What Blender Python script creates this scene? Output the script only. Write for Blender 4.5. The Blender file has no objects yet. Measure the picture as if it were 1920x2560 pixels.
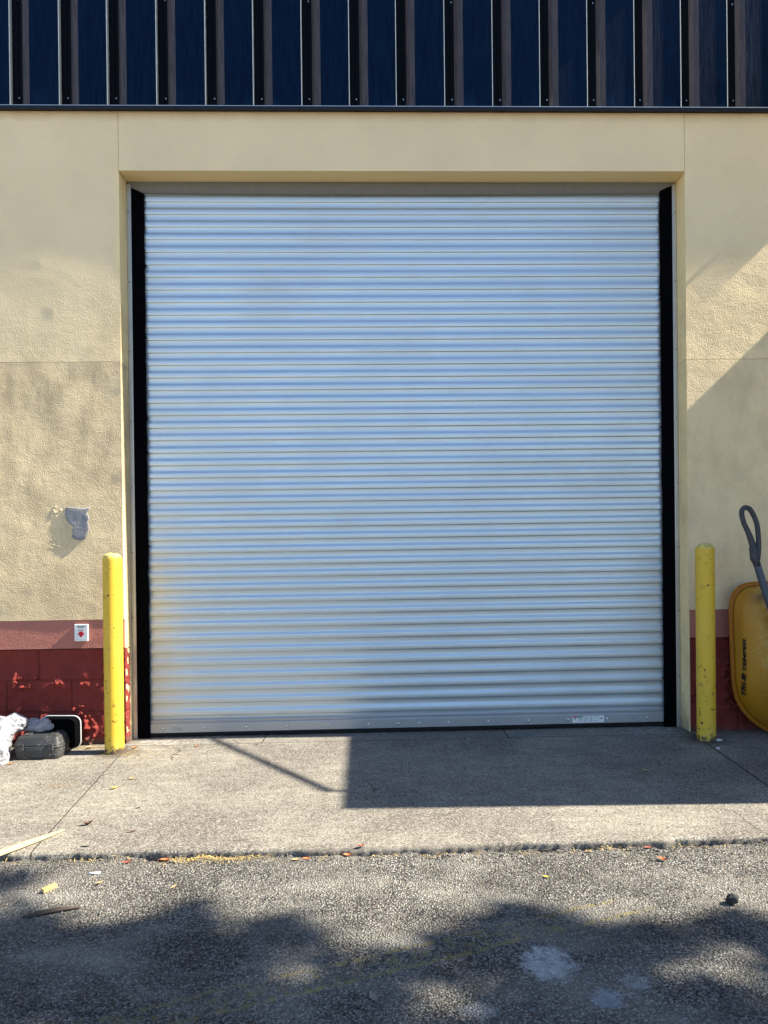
import bpy, bmesh, math, random
from mathutils import Vector, Matrix, noise
rad = math.radians
SC = bpy.context.scene
COL = SC.collection
rnd = random.Random(7)

# ------------------------------------------------------------------ camera
F = 1780.0
CX, CD, CH, YAW, PITCH, ROLL, SX, SY = -.1352, 4.5197, 1.1402, .0226, -.0042, -.0108, 47.79, 124.46
fw = Vector((math.sin(YAW)*math.cos(PITCH), math.cos(YAW)*math.cos(PITCH), math.sin(PITCH)))
rt0 = Vector((math.cos(YAW), -math.sin(YAW), 0)); up0 = rt0.cross(fw)
rt = rt0*math.cos(ROLL)+up0*math.sin(ROLL); up = up0*math.cos(ROLL)-rt0*math.sin(ROLL)
cd = bpy.data.cameras.new('camera'); cam = bpy.data.objects.new('camera', cd); COL.objects.link(cam)
mw = Matrix((rt, up, -fw)).transposed().to_4x4(); mw.translation = Vector((CX, -CD, CH))
cam.matrix_world = mw
cd.sensor_fit = 'VERTICAL'; cd.sensor_height = 36; cd.sensor_width = 27
cd.lens = F/2560*36; cd.shift_x = -SX/2560; cd.shift_y = SY/2560
cd.clip_start = .05; cd.clip_end = 2000
SC.camera = cam
SC.render.resolution_x = 768; SC.render.resolution_y = 1024

# ------------------------------------------------------------------ light
TS, EPS = .945, .031          # drop per metre to the left, drift towards the wall
sdir = Vector((1, -EPS, TS)).normalized()
elev = math.asin(sdir.z); azi = math.atan2(sdir.x, sdir.y)
w = bpy.data.worlds.new('World'); SC.world = w; w.use_nodes = True
nt = w.node_tree; bg = nt.nodes['Background']
sky = nt.nodes.new('ShaderNodeTexSky'); sky.sky_type = 'NISHITA'; sky.sun_disc = False
sky.sun_elevation = elev; sky.sun_rotation = azi; sky.altitude = 20; sky.air_density = 1.0; sky.dust_density = .4; sky.ozone_density = 4.0
nt.links.new(sky.outputs[0], bg.inputs[0]); bg.inputs[1].default_value = .085
sl = bpy.data.lights.new('sun', 'SUN'); sl.energy = 5.0; sl.angle = rad(.55); sl.color = (1, .92, .76)
so = bpy.data.objects.new('sun', sl); COL.objects.link(so)
so.rotation_euler = sdir.to_track_quat('Z', 'Y').to_euler(); so.location = (20, -3, 20)
SC.view_settings.view_transform = 'Standard'; SC.view_settings.look = 'None'
SC.view_settings.exposure = 1.78; SC.view_settings.gamma = 1.0

# ------------------------------------------------------------------ node helpers
class Mat:
    def __init__(s, name, rough=.8, spec=.3, metal=0.):
        s.m = bpy.data.materials.new(name); s.m.use_nodes = True; s.nt = s.m.node_tree
        s.b = s.nt.nodes['Principled BSDF']
        s.b.inputs['Roughness'].default_value = rough
        s.b.inputs['Specular IOR Level'].default_value = spec
        s.b.inputs['Metallic'].default_value = metal
        s.tc = s.nt.nodes.new('ShaderNodeTexCoord')
        s.P = s.tc.outputs['Object']
    def _in(s, sock, v):
        if v is None: return
        if isinstance(v, bpy.types.NodeSocket): s.nt.links.new(v, sock)
        else:
            try: sock.default_value = v
            except Exception:
                sock.default_value = (*v, 1) if len(v) == 3 else v
    def map(s, scale=(1, 1, 1), loc=(0, 0, 0), rot=(0, 0, 0), v=None):
        n = s.nt.nodes.new('ShaderNodeMapping'); s._in(n.inputs['Vector'], v or s.P)
        n.inputs['Scale'].default_value = scale; n.inputs['Location'].default_value = loc; n.inputs['Rotation'].default_value = rot
        return n.outputs[0]
    def noise(s, scale, detail=4, rough=.55, v=None, dist=0., col=False):
        n = s.nt.nodes.new('ShaderNodeTexNoise'); s._in(n.inputs['Vector'], v or s.P)
        n.inputs['Scale'].default_value = scale; n.inputs['Detail'].default_value = detail
        n.inputs['Roughness'].default_value = rough; n.inputs['Distortion'].default_value = dist
        return n.outputs['Color' if col else 'Fac']
    def vor(s, scale, feature='F1', out='Distance', v=None, rnd=1.):
        n = s.nt.nodes.new('ShaderNodeTexVoronoi'); n.feature = feature; s._in(n.inputs['Vector'], v or s.P)
        n.inputs['Scale'].default_value = scale; n.inputs['Randomness'].default_value = rnd
        return n.outputs[out]
    def math(s, op, a, b=None, clamp=False):
        n = s.nt.nodes.new('ShaderNodeMath'); n.operation = op; n.use_clamp = clamp
        s._in(n.inputs[0], a); s._in(n.inputs[1], b); return n.outputs[0]
    def mr(s, v, a, b, c=0., d=1., smooth=False):
        n = s.nt.nodes.new('ShaderNodeMapRange'); s._in(n.inputs[0], v)
        if smooth: n.interpolation_type = 'SMOOTHSTEP'
        for i, x in enumerate((a, b, c, d)): n.inputs[i+1].default_value = x
        return n.outputs[0]
    def mix(s, f, a, b, mode='MIX'):
        n = s.nt.nodes.new('ShaderNodeMix'); n.data_type = 'RGBA'; n.blend_type = mode
        s._in(n.inputs[0], f); s._in(n.inputs[6], (*a, 1) if isinstance(a, tuple) and len(a) == 3 else a)
        s._in(n.inputs[7], (*b, 1) if isinstance(b, tuple) and len(b) == 3 else b)
        return n.outputs[2]
    def xyz(s, v=None):
        n = s.nt.nodes.new('ShaderNodeSeparateXYZ'); s._in(n.inputs[0], v or s.P); return n.outputs
    def bump(s, h, strength=1., dist=.01, normal=None):
        n = s.nt.nodes.new('ShaderNodeBump'); s._in(n.inputs['Height'], h)
        n.inputs['Strength'].default_value = strength; n.inputs['Distance'].default_value = dist
        if normal: s._in(n.inputs['Normal'], normal)
        return n.outputs[0]
    def out(s, col=None, normal=None, rough=None, metal=None):
        if col is not None: s._in(s.b.inputs['Base Color'], (*col, 1) if isinstance(col, tuple) and len(col) == 3 else col)
        if normal is not None: s._in(s.b.inputs['Normal'], normal)
        if rough is not None: s._in(s.b.inputs['Roughness'], rough)
        if metal is not None: s._in(s.b.inputs['Metallic'], metal)
        return s.m

def simple(name, col, rough=.7, spec=.3, metal=0., var=.15, scale=30, bump=0.):
    m = Mat(name, rough, spec, metal)
    f = m.noise(scale, 5)
    c = m.mix(f, tuple(x*(1-var) for x in col), tuple(min(1, x*(1+var)) for x in col))
    n = m.bump(m.noise(scale*3, 4), .5, bump) if bump else None
    return m.out(c, n)

# ---- cream stucco
def line_mask(m, a, b, wd, v=None):   # thin straight line |a*u+b| < wd
    pass

def stucco(name, col, dirt=True, bumpd=.0035):
    m = Mat(name, .92, .12)
    big = m.noise(1.6, 5, .6)
    c = m.mix(m.mr(big, .35, .7), tuple(x*.93 for x in col), tuple(min(1, x*1.05) for x in col))
    x, y, z = m.xyz()
    if dirt:
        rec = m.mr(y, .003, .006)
        c = m.mix(m.math('MULTIPLY', rec, .8), c, (.88, .68, .34))  # less faded recess paint, with warm bounce light painted in as gold
        # grey grime running down the lower panel on the left
        streak = m.noise(5, 6, .65, v=m.map((2.2, 1, .7)))
        low = m.math('MULTIPLY', m.mr(z, 2.39, 2.40, 1., 0.), m.mr(x, 0., .1, 1., .15))
        lowfade = m.mr(z, .9, 2.3, .35, 1.)
        g = m.math('MULTIPLY', m.math('MULTIPLY', m.mr(streak, .44, .66), low), lowfade)
        c = m.mix(m.math('MULTIPLY', g, .8), c, (.33, .26, .185))
        up_ = m.math('MULTIPLY', m.mr(m.noise(4, 6, .7, v=m.map((1, 1, .8), (7, 0, 3))), .45, .65), m.mr(z, 2.7, 3.0, 1., 0.))
        c = m.mix(m.math('MULTIPLY', up_, .38), c, (.45, .34, .2))
        gen = m.math('MULTIPLY', m.mr(m.noise(3.2, 7, .7, v=m.map((1, 1, .8), (4, 0, 2))), .42, .62), low)
        c = m.mix(m.math('MULTIPLY', gen, .5), c, (.45, .35, .22))
        c = m.mix(m.math('MULTIPLY', low, .22), c, (.5, .38, .22))
        # splash dirt at the foot of the jambs
        foot = m.math('ADD', m.mr(z, 0., .34, 1., 0.), m.math('MULTIPLY', m.math('SUBTRACT', m.noise(14, 6, .7), .5), 1.6))
        inj = m.mr(y, .004, .02)
        c = m.mix(m.math('MULTIPLY', m.math('MULTIPLY', m.mr(foot, .35, .95), .75), inj), c, (.16, .14, .115))
        # small chips on the jamb
        sp = m.mr(m.noise(55, 2, .5), .72, .74)
        c = m.mix(m.math('MULTIPLY', m.math('MULTIPLY', sp, m.mr(z, .2, 1.6, 1., 0.)), inj), c, (.12, .1, .08))
        # rusty dust line just under the metal trim
        tl = m.math('ADD', m.mr(z, 3.86, 3.955), m.math('MULTIPLY', m.math('SUBTRACT', m.noise(9, 5, v=m.map((1, 1, .3))), .5), .6))
        c = m.mix(m.math('MULTIPLY', m.mr(tl, .45, 1.1), .45), c, (.42, .26, .12))
    pit = m.mr(m.vor(3.1, v=m.map((1, 1, 1), (.3, 0, .7))), .0, .011, 1., 0.)
    c = m.mix(m.math('MULTIPLY', pit, .8), c, (.1, .08, .06))
    h1 = m.noise(105, 3, .62); h2 = m.noise(230, 2, .5)
    h = m.math('ADD', m.math('MULTIPLY', m.mr(h1, .35, .7), .7), m.math('MULTIPLY', h2, .3))
    if bumpd > .0014: m.m.cycles.use_bump_map_correction = False
    big_n = m.bump(m.noise(3.6, 3, .55, v=m.map((1, 1, 1.3), (2, 0, 5))), 1., .013 if bumpd > .0014 else .001)
    return m.out(c, m.bump(h, 1., bumpd, big_n))

CREAM = (.80, .64, .40)
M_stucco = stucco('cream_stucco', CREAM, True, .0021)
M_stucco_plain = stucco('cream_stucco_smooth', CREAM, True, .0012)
M_band = stucco('salmon_stucco', (.40, .16, .125), False, .0018)

def m_block():
    m = Mat('red_split_block', .88, .15)
    f = m.noise(9, 6, .6)
    c = m.mix(f, (.15, .024, .02), (.23, .042, .033))
    x, y, z = m.xyz()
    # mortar joints: courses of 0.19 m, head joints staggered
    row = m.math('FLOOR', m.math('DIVIDE', z, .2))
    zz = m.math('FRACT', m.math('DIVIDE', z, .2))
    sh = m.math('MULTIPLY', m.math('MODULO', row, 2.), .5)
    xx = m.math('FRACT', m.math('ADD', m.math('DIVIDE', m.math('ADD', x, 22.18), .405), sh))
    jl = m.math('MAXIMUM', m.mr(m.math('ABSOLUTE', m.math('SUBTRACT', zz, .5)), .475, .49), m.mr(m.math('ABSOLUTE', m.math('SUBTRACT', xx, .5)), .488, .495))
    c = m.mix(m.math('MULTIPLY', jl, .45), c, (.09, .02, .018))
    dk = m.mr(m.noise(4, 5), .5, .8)
    c = m.mix(m.math('MULTIPLY', dk, .35), c, (.08, .03, .028))
    base = m.math('ADD', m.mr(z, 0., .07, 1., 0.), m.math('MULTIPLY', m.math('SUBTRACT', m.noise(20, 5), .5), .8))
    c = m.mix(m.math('MULTIPLY', m.mr(base, .3, .9), .7), c, (.09, .07, .055))
    h = m.math('SUBTRACT', m.noise(60, 6, .7), m.math('MULTIPLY', jl, .8))
    m.m.cycles.use_bump_map_correction = False
    return m.out(c, m.bump(h, .8, .005))
M_block = m_block()

# ---- concrete apron
def m_concrete():
    m = Mat('worn_concrete', .9, .2)
    x, y, z = m.xyz()
    wob = m.math('MULTIPLY', m.math('SUBTRACT', m.noise(7, 5, .65), .5), .03)
    blot = m.noise(1.7, 7, .62)
    c = m.mix(m.mr(blot, .36, .64), (.20, .178, .148), (.30, .272, .225))
    # long sweep marks running out of the doorway
    sw = m.noise(4, 7, .7, v=m.map((1.2, 5.5, 1), (0, 0, 0), (0, 0, rad(32))))
    c = m.mix(m.math('MULTIPLY', m.mr(sw, .48, .66), .6), c, (.36, .34, .30))
    sw2 = m.noise(5, 6, .7, v=m.map((1, 4, 1), (3, 1, 0), (0, 0, rad(-24))))
    c = m.mix(m.math('MULTIPLY', m.mr(sw2, .5, .68), .75), c, (.15, .135, .115))
    # purple-brown oily stains
    st = m.noise(1.3, 6, .6, v=m.map((1, 1, 1), (5, 2, 0)))
    c = m.mix(m.math('MULTIPLY', m.mr(st, .46, .60), .75), c, (.13, .11, .10))
    # sandy rust smudges
    ru = m.noise(2.3, 4, .5, v=m.map((1, 1.6, 1), (9, 4, 0)))
    c = m.mix(m.math('MULTIPLY', m.mr(ru, .68, .8), .45), c, (.29, .21, .11))
    # exposed fine aggregate
    ag = m.vor(210, out='Color')
    n = m.nt.nodes.new('ShaderNodeSeparateColor'); m._in(n.inputs[0], ag)
    c = m.mix(m.math('MULTIPLY', m.mr(n.outputs[0], .76, .82), .8), c, (.05, .047, .043))
    c = m.mix(m.math('MULTIPLY', m.mr(n.outputs[1], .74, .8), .7), c, (.46, .43, .38))
    fine = m.noise(320, 3, .7)
    c = m.mix(m.mr(fine, .42, .62, 0, .3), c, (.095, .09, .08))
    # worn, darker, whiter threshold strip
    thr = m.mr(m.math('ADD', y, m.math('MULTIPLY', wob, .5)), -.045, -.035)
    wh = m.mr(m.noise(26, 7, .75), .42, .6)
    edge = m.mr(m.math('ABSOLUTE', x), .9, 1.6, .15, 1.)
    c = m.mix(m.math('MULTIPLY', m.math('MULTIPLY', thr, wh), edge), c, (.44, .42, .38))
    c = m.mix(m.math('MULTIPLY', thr, .25), c, (.13, .125, .115))
    # dirt along the joints and beside walls and posts
    def ln(u, a, wdt):     # u socket: signed distance
        return m.mr(m.math('ABSOLUTE', m.math('ADD', u, m.math('MULTIPLY', wob, a))), wdt, wdt*1.8, 1., 0.)
    j1 = ln(m.math('ADD', y, .042), .35, .0028)
    j1 = m.math('MULTIPLY', j1, m.mr(m.math('ABSOLUTE', x), 1.74, 1.76, 1., 0.))
    jl = ln(m.math('ADD', m.math('ADD', x, 1.77), m.math('MULTIPLY', y, .126)), .25, .0022)
    jr = ln(m.math('SUBTRACT', m.math('SUBTRACT', x, 1.80), m.math('MULTIPLY', y, .078)), .25, .0045)
    jm = m.math('MULTIPLY', m.math('MAXIMUM', jl, jr), m.mr(y, -.05, -.04, 1., 0.))
    jv = m.math('MULTIPLY', ln(m.math('ADD', x, .935), .6, .003), thr)
    jv2 = m.math('MULTIPLY', ln(m.math('SUBTRACT', x, .62), .9, .003), thr)
    # hairline cracks
    wv = m.nt.nodes.new('ShaderNodeMix'); wv.data_type = 'VECTOR'
    wv.inputs[0].default_value = .12; m._in(wv.inputs[4], m.P); m._in(wv.inputs[5], m.noise(3, 5, .6, col=True))
    ck = m.mr(m.vor(1.15, 'DISTANCE_TO_EDGE', v=wv.outputs[1]), .0012, .0034, 1., 0.)
    ck = m.math('MULTIPLY', ck, m.mr(m.noise(2.1, 2, v=m.map((1, 1, 1), (3, 7, 1))), .56, .6))
    jj = m.math('MAXIMUM', m.math('MAXIMUM', j1, jm), m.math('MAXIMUM', jv, jv2))
    allc = m.math('MAXIMUM', jj, m.math('MULTIPLY', ck, .8))
    c = m.mix(m.math('MULTIPLY', allc, .85), c, (.055, .048, .04))
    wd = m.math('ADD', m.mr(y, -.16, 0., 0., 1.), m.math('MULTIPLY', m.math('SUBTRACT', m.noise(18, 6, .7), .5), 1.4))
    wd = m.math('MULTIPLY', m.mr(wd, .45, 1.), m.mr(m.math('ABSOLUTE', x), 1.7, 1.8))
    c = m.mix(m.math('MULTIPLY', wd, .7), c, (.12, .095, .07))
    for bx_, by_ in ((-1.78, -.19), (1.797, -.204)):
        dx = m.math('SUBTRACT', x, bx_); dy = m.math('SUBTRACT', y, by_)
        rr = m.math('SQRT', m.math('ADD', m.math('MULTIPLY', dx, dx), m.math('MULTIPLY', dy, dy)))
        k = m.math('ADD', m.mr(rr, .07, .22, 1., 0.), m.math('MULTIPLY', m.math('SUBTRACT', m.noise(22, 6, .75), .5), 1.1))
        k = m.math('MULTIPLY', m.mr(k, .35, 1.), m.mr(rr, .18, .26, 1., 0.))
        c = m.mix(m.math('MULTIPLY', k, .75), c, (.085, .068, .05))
    fe = m.math('ADD', m.mr(y, -1.705, -1.665, 1., 0.), m.math('MULTIPLY', m.math('SUBTRACT', m.noise(30, 6, .7), .5), 1.2))
    c = m.mix(m.math('MULTIPLY', m.mr(fe, .5, 1.), .55), c, (.13, .115, .1))
    h = m.math('SUBTRACT', m.math('ADD', m.noise(150, 5, .75), m.math('MULTIPLY', m.noise(8, 5, .6), 1.2)), m.math('MULTIPLY', allc, 2.))
    mo = m.mr(m.noise(14, 6, .75), .35, .65, .86, 1.08); cg = m.nt.nodes.new('ShaderNodeCombineColor')
    for i in range(3): m._in(cg.inputs[i], mo)
    c = m.mix(1., c, cg.outputs[0], 'MULTIPLY')
    c = m.mix(1., c, (.85, .85, .85), 'MULTIPLY')
    return m.out(c, m.bump(h, .9, .0022))
M_conc = m_concrete()

# ---- asphalt with bare aggregate
def m_asphalt():
    m = Mat('worn_asphalt', .85, .25)
    x, y, z = m.xyz()
    n1 = m.nt.nodes.new('ShaderNodeMix'); n1.data_type = 'VECTOR'; n1.inputs[0].default_value = .006
    m._in(n1.inputs[4], m.P); m._in(n1.inputs[5], m.noise(60, 3, col=True)); V = n1.outputs[1]
    d = m.vor(128, 'F1', v=V); cc = m.vor(128, 'F1', 'Color', v=V)
    d2 = m.vor(280, 'F1', v=V); cc2 = m.vor(280, 'F1', 'Color', v=V)
    s1 = m.nt.nodes.new('ShaderNodeSeparateColor'); m._in(s1.inputs[0], cc)
    s2 = m.nt.nodes.new('ShaderNodeSeparateColor'); m._in(s2.inputs[0], cc2)
    wear = m.noise(1.4, 6, .6)
    binder = m.mix(wear, (.016, .016, .0165), (.045, .043, .041))
    stone = m.mix(s1.outputs[0], (.12, .115, .107), (.47, .445, .405))
    stone = m.mix(m.mr(s1.outputs[1], .9, .93), stone, (.24, .17, .12))
    k1 = m.math('MULTIPLY', m.mr(d, .44, .62, 1., 0.), m.mr(s1.outputs[2], .3, .36))
    stone2 = m.mix(s2.outputs[0], (.10, .096, .09), (.42, .395, .36))
    k2 = m.math('MULTIPLY', m.mr(d2, .42, .6, 1., 0.), m.mr(s2.outputs[1], .35, .42))
    worn = m.mr(m.math('ADD', m.mr(y, -2.3, -1.75), m.math('MULTIPLY', m.math('SUBTRACT', wear, .5), 1.2)), -.1, .9, .55, 1.)
    c = m.mix(m.math('MULTIPLY', k2, .8), binder, stone2)
    c = m.mix(m.math('MULTIPLY', k1, m.mr(worn, .5, 1., .75, 1.)), c, stone)
    # dirt near the slab edge
    ed = m.mr(m.math('ADD', y, m.math('MULTIPLY', m.noise(6, 6, .7), .07)), -1.71, -1.65)
    c = m.mix(m.math('MULTIPLY', ed, .6), c, (.045, .038, .031))
    # pale tyre-dusted patches and the chalky spill
    pd = m.noise(2.2, 6, .6, v=m.map((1, 1.8, 1), (2, 5, 0)))
    c = m.mix(m.math('MULTIPLY', m.mr(pd, .45, .7), .5), c, (.38, .36, .32))
    def blob(cx, cy, rx, ry, amt, colr, lo=.2, hi=.75):
        nonlocal c
        dx = m.math('DIVIDE', m.math('SUBTRACT', x, cx), rx); dy = m.math('DIVIDE', m.math('SUBTRACT', y, cy), ry)
        r = m.math('ADD', m.math('MULTIPLY', dx, dx), m.math('MULTIPLY', dy, dy))
        r = m.math('ADD', m.math('SUBTRACT', 1., r), m.math('MULTIPLY', m.math('SUBTRACT', m.noise(30, 8, .85), .5), 4.5))
        c = m.mix(m.math('MULTIPLY', m.mr(r, lo, hi), amt), c, colr)
    blob(.315, -2.50, .085, .095, .85, (.72, .74, .76), .0, 1.0)
    blob(.53, -2.60, .05, .04, .35, (.5, .52, .55))
    blob(.43, -2.665, .05, .05, .4, (.4, .46, .55))
    blob(.09, -2.70, .06, .05, .3, (.4, .44, .5))
    # faded yellow stripe: two ragged edge lines with flecks between
    ang = math.atan2(.43, 1.18); ca, sa = math.cos(ang), math.sin(ang)
    def stripe(ox, oy, wdt, u0, u1, amt, thr):
        nonlocal c
        dx = m.math('SUBTRACT', x, ox); dy = m.math('SUBTRACT', y, oy)
        u = m.math('ADD', m.math('MULTIPLY', dx, ca), m.math('MULTIPLY', dy, sa))
        vv = m.math('SUBTRACT', m.math('MULTIPLY', dy, ca), m.math('MULTIPLY', dx, sa))
        k = m.mr(m.math('ABSOLUTE', m.math('ADD', vv, m.math('MULTIPLY', m.math('SUBTRACT', m.noise(22, 5), .5), .02))), wdt*.6, wdt, 1., 0.)
        k = m.math('MULTIPLY', k, m.math('MULTIPLY', m.mr(u, u0-.03, u0+.03), m.mr(u, u1-.03, u1+.03, 1., 0.)))
        k = m.math('MULTIPLY', k, m.mr(m.noise(34, 6, .7), thr, thr+.12))
        c = m.mix(m.math('MULTIPLY', k, amt), c, (.30, .25, .10))
    stripe(-.647, -2.70, .010, -.5, 1.45, .8, .42)
    stripe(-.70, -2.62, .010, -.5, 1.40, .7, .44)
    stripe(-.66, -2.66, .045, -.4, 1.15, .6, .5)
    h = m.math('ADD', m.math('MULTIPLY', m.mr(d, .1, .6, 1., 0.), 1.), m.math('MULTIPLY', m.mr(d2, .1, .6, 1., 0.), .35))
    h = m.math('ADD', h, m.math('MULTIPLY', m.noise(7, 4), .8))
    mo = m.mr(m.noise(3.3, 6, .7), .35, .65, .64, 1.08); cg = m.nt.nodes.new('ShaderNodeCombineColor')
    for i in range(3): m._in(cg.inputs[i], mo)
    c = m.mix(1., c, cg.outputs[0], 'MULTIPLY')
    return m.out(c, m.bump(h, 1., .007), m.mr(wear, .3, .7, .75, .95))
M_asph = m_asphalt()

# ---- metals and plastics
def m_curtain():
    m = Mat('painted_steel_curtain', .45, .5, .8)
    f = m.noise(3, 4, .5, v=m.map((.25, 1, 6)))
    c = m.mix(f, (.50, .565, .61), (.575, .64, .685))
    d = m.mr(m.noise(1.5, 6, .6), .5, .8)
    c = m.mix(m.math('MULTIPLY', d, .22), c, (.35, .33, .3))
    sc = m.mr(m.noise(9, 6, .8, v=m.map((.12, 1, 14), (3, 0, 1))), .60, .66)
    c = m.mix(m.math('MULTIPLY', sc, .25), c, (.26, .25, .24))
    return m.out(c, m.bump(m.noise(1.6, 3, .5, v=m.map((1, 1, .6))), .8, .008), m.mr(m.noise(2.3, 6, .7), .3, .7, .40, .52))
M_curt = m_curtain()
M_galv = simple('galvanised_steel', (.56, .57, .58), .38, .5, .85, .12, 14)
M_bar = simple('grey_bottom_bar', (.37, .38, .40), .42, .5, .6, .08, 8)
M_zinc = simple('zinc_bolt', (.7, .7, .7), .3, .5, .95, .1, 60)
M_black = simple('black_brush', (.0022, .0022, .003), .95, .02, 0, .3, 300, .001)
M_rubber = simple('black_rubber', (.012, .012, .013), .8, .2)
def m_navy():
    m = Mat('navy_painted_steel', .24, .16); m.b.inputs['Specular Tint'].default_value = (.35, .6, 1, 1)
    s = m.noise(9, 7, .7, v=m.map((7, 7, .55)))
    c = m.mix(m.mr(s, .35, .75), (.0008, .0028, .010), (.001, .010, .030))
    lo = m.math('MULTIPLY', m.mr(m.xyz()[2], 3.99, 4.12, 1., 0.), m.mr(m.noise(4, 4), .5, .75))  # bluish reflection painted along the bottom of the pans
    c = m.mix(m.math('MULTIPLY', lo, .5), c, (.008, .035, .09))
    n = m.bump(m.noise(30, 5, .6, v=m.map((3, 3, .35))), .6, .0012)
    n = m.bump(m.noise(2.2, 2, .5), .5, .006, n)
    return m.out(c, n, m.mr(s, .3, .7, .22, .42))
M_navy = m_navy()
def m_warm_refl():
    m = Mat('warm_reflection_navy', .5, .4)
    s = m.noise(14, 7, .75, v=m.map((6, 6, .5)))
    c = m.mix(m.mr(s, .35, .7), (.022, .018, .02), (.08, .06, .06))  # brown tone stands in for a warm reflection on the flanks
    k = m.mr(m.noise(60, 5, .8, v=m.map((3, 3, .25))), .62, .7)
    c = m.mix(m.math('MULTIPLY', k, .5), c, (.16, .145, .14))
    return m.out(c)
M_warm_refl = m_warm_refl()
M_groove = simple('dark_navy_groove', (.0003, .0006, .002), .5, .08, 0, .4, 9)
M_seam = simple('highlight_seam_edge', (.75, .72, .62), .4, .5, .3, .2, 30)  # pale colour stands in for a bright specular line
M_trim = simple('dark_trim', (.006, .006, .008), .45, .3, 0, .3, 20)
def m_yellow():
    m = Mat('yellow_paint', .5, .4)
    x, y, z = m.xyz()
    c = m.mix(m.noise(5, 6, .6), (.58, .36, .018), (.70, .455, .04))
    fd = m.mr(m.noise(2.5, 4, v=m.map((1, 1, .6))), .45, .65)
    c = m.mix(m.math('MULTIPLY', fd, .45), c, (.60, .43, .11))
    sp = m.mr(m.noise(48, 3, .6), .67, .685)
    c = m.mix(sp, c, (.05, .035, .02))
    gr = m.mr(m.noise(26, 7, .8), .60, .72)
    c = m.mix(m.math('MULTIPLY', gr, .7), c, (.26, .2, .08))
    bt = m.math('ADD', m.mr(z, 0., .13, 1., 0.), m.math('MULTIPLY', m.math('SUBTRACT', m.noise(30, 7, .75), .5), 1.7))
    c = m.mix(m.mr(bt, .75, .85), c, (.09, .065, .045))
    chip = m.math('MULTIPLY', m.mr(m.noise(17, 5, .6), .61, .625), m.mr(z, .05, .4, 1., .2))
    c = m.mix(chip, c, (.05, .028, .018))
    return m.out(c, m.bump(m.noise(70, 5, .6), .6, .0012))
M_yel = m_yellow()
def m_cap():
    m = Mat('yellow_mortar_cap', .85, .2)
    c = m.mix(m.mr(m.noise(50, 6, .7), .45, .62), (.70, .56, .16), (.22, .2, .12))
    return m.out(c, m.bump(m.noise(90, 5), .8, .003))
M_cap = m_cap()
def m_case():
    m = Mat('dusty_black_plastic', .55, .4)
    x, y, z = m.xyz()
    c = m.mix(m.noise(6, 6), (.018, .019, .021), (.034, .035, .037))
    du = m.math('MULTIPLY', m.mr(m.noise(95, 4, .7), .6, .64), m.mr(m.noise(7, 5), .38, .6))
    c = m.mix(m.math('MULTIPLY', du, .8), c, (.42, .4, .36))
    g = m.mr(m.noise(3.5, 5), .45, .75)
    c = m.mix(m.math('MULTIPLY', g, .35), c, (.11, .105, .095))
    return m.out(c, m.bump(m.noise(120, 4), .4, .001))
M_case = m_case()
M_rim = simple('pale_grey_rim', (.42, .43, .44), .6, .3)
def m_bag():
    m = Mat('white_plastic_film', .3, .5)
    c = m.mix(m.noise(7, 5), (.22, .22, .245), (.33, .33, .36))
    wv = m.nt.nodes.new('ShaderNodeMix'); wv.data_type = 'VECTOR'; wv.inputs[0].default_value = .14
    m._in(wv.inputs[4], m.P); m._in(wv.inputs[5], m.noise(6, 4, .6, col=True))
    h = m.math('ADD', m.vor(22, 'DISTANCE_TO_EDGE', v=wv.outputs[1]), m.math('MULTIPLY', m.vor(55, 'DISTANCE_TO_EDGE', v=wv.outputs[1]), .5))
    return m.out(c, m.bump(h, .6, .014))
M_bag = m_bag()
def m_tray():
    m = Mat('yellow_poly_tray', .45, .4)
    x, y, z = m.xyz()
    c = m.mix(m.noise(3, 5), (.36, .15, .004), (.45, .21, .008))
    du = m.mr(m.noise(16, 7, .75), .42, .68)
    mid = m.math('MULTIPLY', m.mr(x, -.27, -.17), m.mr(z, .2, .5, .1, 1.))
    c = m.mix(m.math('MULTIPLY', m.math('MULTIPLY', du, mid), .85), c, (.46, .34, .11))
    sc = m.mr(m.noise(45, 6, .8, v=m.map((1, 1, 1), (2, 2, 2))), .58, .63)
    c = m.mix(m.math('MULTIPLY', m.math('MULTIPLY', sc, mid), .75), c, (.62, .5, .28))
    tp = m.math('ADD', m.mr(m.math('ABSOLUTE', m.math('SUBTRACT', z, .865)), .01, .075, 1., 0.), m.math('MULTIPLY', m.math('SUBTRACT', m.noise(20, 6, .7), .5), .9))
    c = m.mix(m.math('MULTIPLY', m.math('MULTIPLY', m.mr(tp, .4, 1.), mid), .85), c, (.07, .055, .03))
    return m.out(c, m.bump(m.noise(60, 4), .4, .001))
M_tray = m_tray()
M_lip = simple('orange_poly_lip', (.36, .13, .005), .45, .4)
M_tube = simple('blue_grey_painted_tube', (.055, .075, .11), .5, .4, 0, .35, 16)
M_grip = simple('grey_rubber_grip', (.045, .047, .055), .55, .35, 0, .4, 25)
M_white = simple('white_plate', (.74, .76, .74), .5, .4, 0, .05)
M_ink = simple('black_ink', (.012, .012, .012), .6, .2)
M_inkg = simple('grey_ink', (.3, .31, .32), .6, .2)
M_red = simple('red_ink', (.5, .008, .03), .5, .3)
M_green = simple('green_ink', (.05, .25, .16), .5, .3)
M_lath = simple('pale_wood', (.58, .47, .24), .75, .2, 0, .35, 40, .002)
M_chip = simple('tan_wood', (.5, .34, .14), .75, .2, 0, .3, 60, .002)
M_bark = simple('grey_weathered_wood', (.075, .06, .05), .85, .1, 0, .4, 60, .003)
M_rock = simple('dark_rock', (.03, .03, .03), .8, .3, 0, .4, 60, .003)
M_pale = simple('pale_chip', (.6, .6, .58), .7, .3, 0, .2, 60, .001)
M_patch = simple('grey_cement', (.26, .255, .26), .85, .25, 0, .4, 22, .006)
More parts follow.
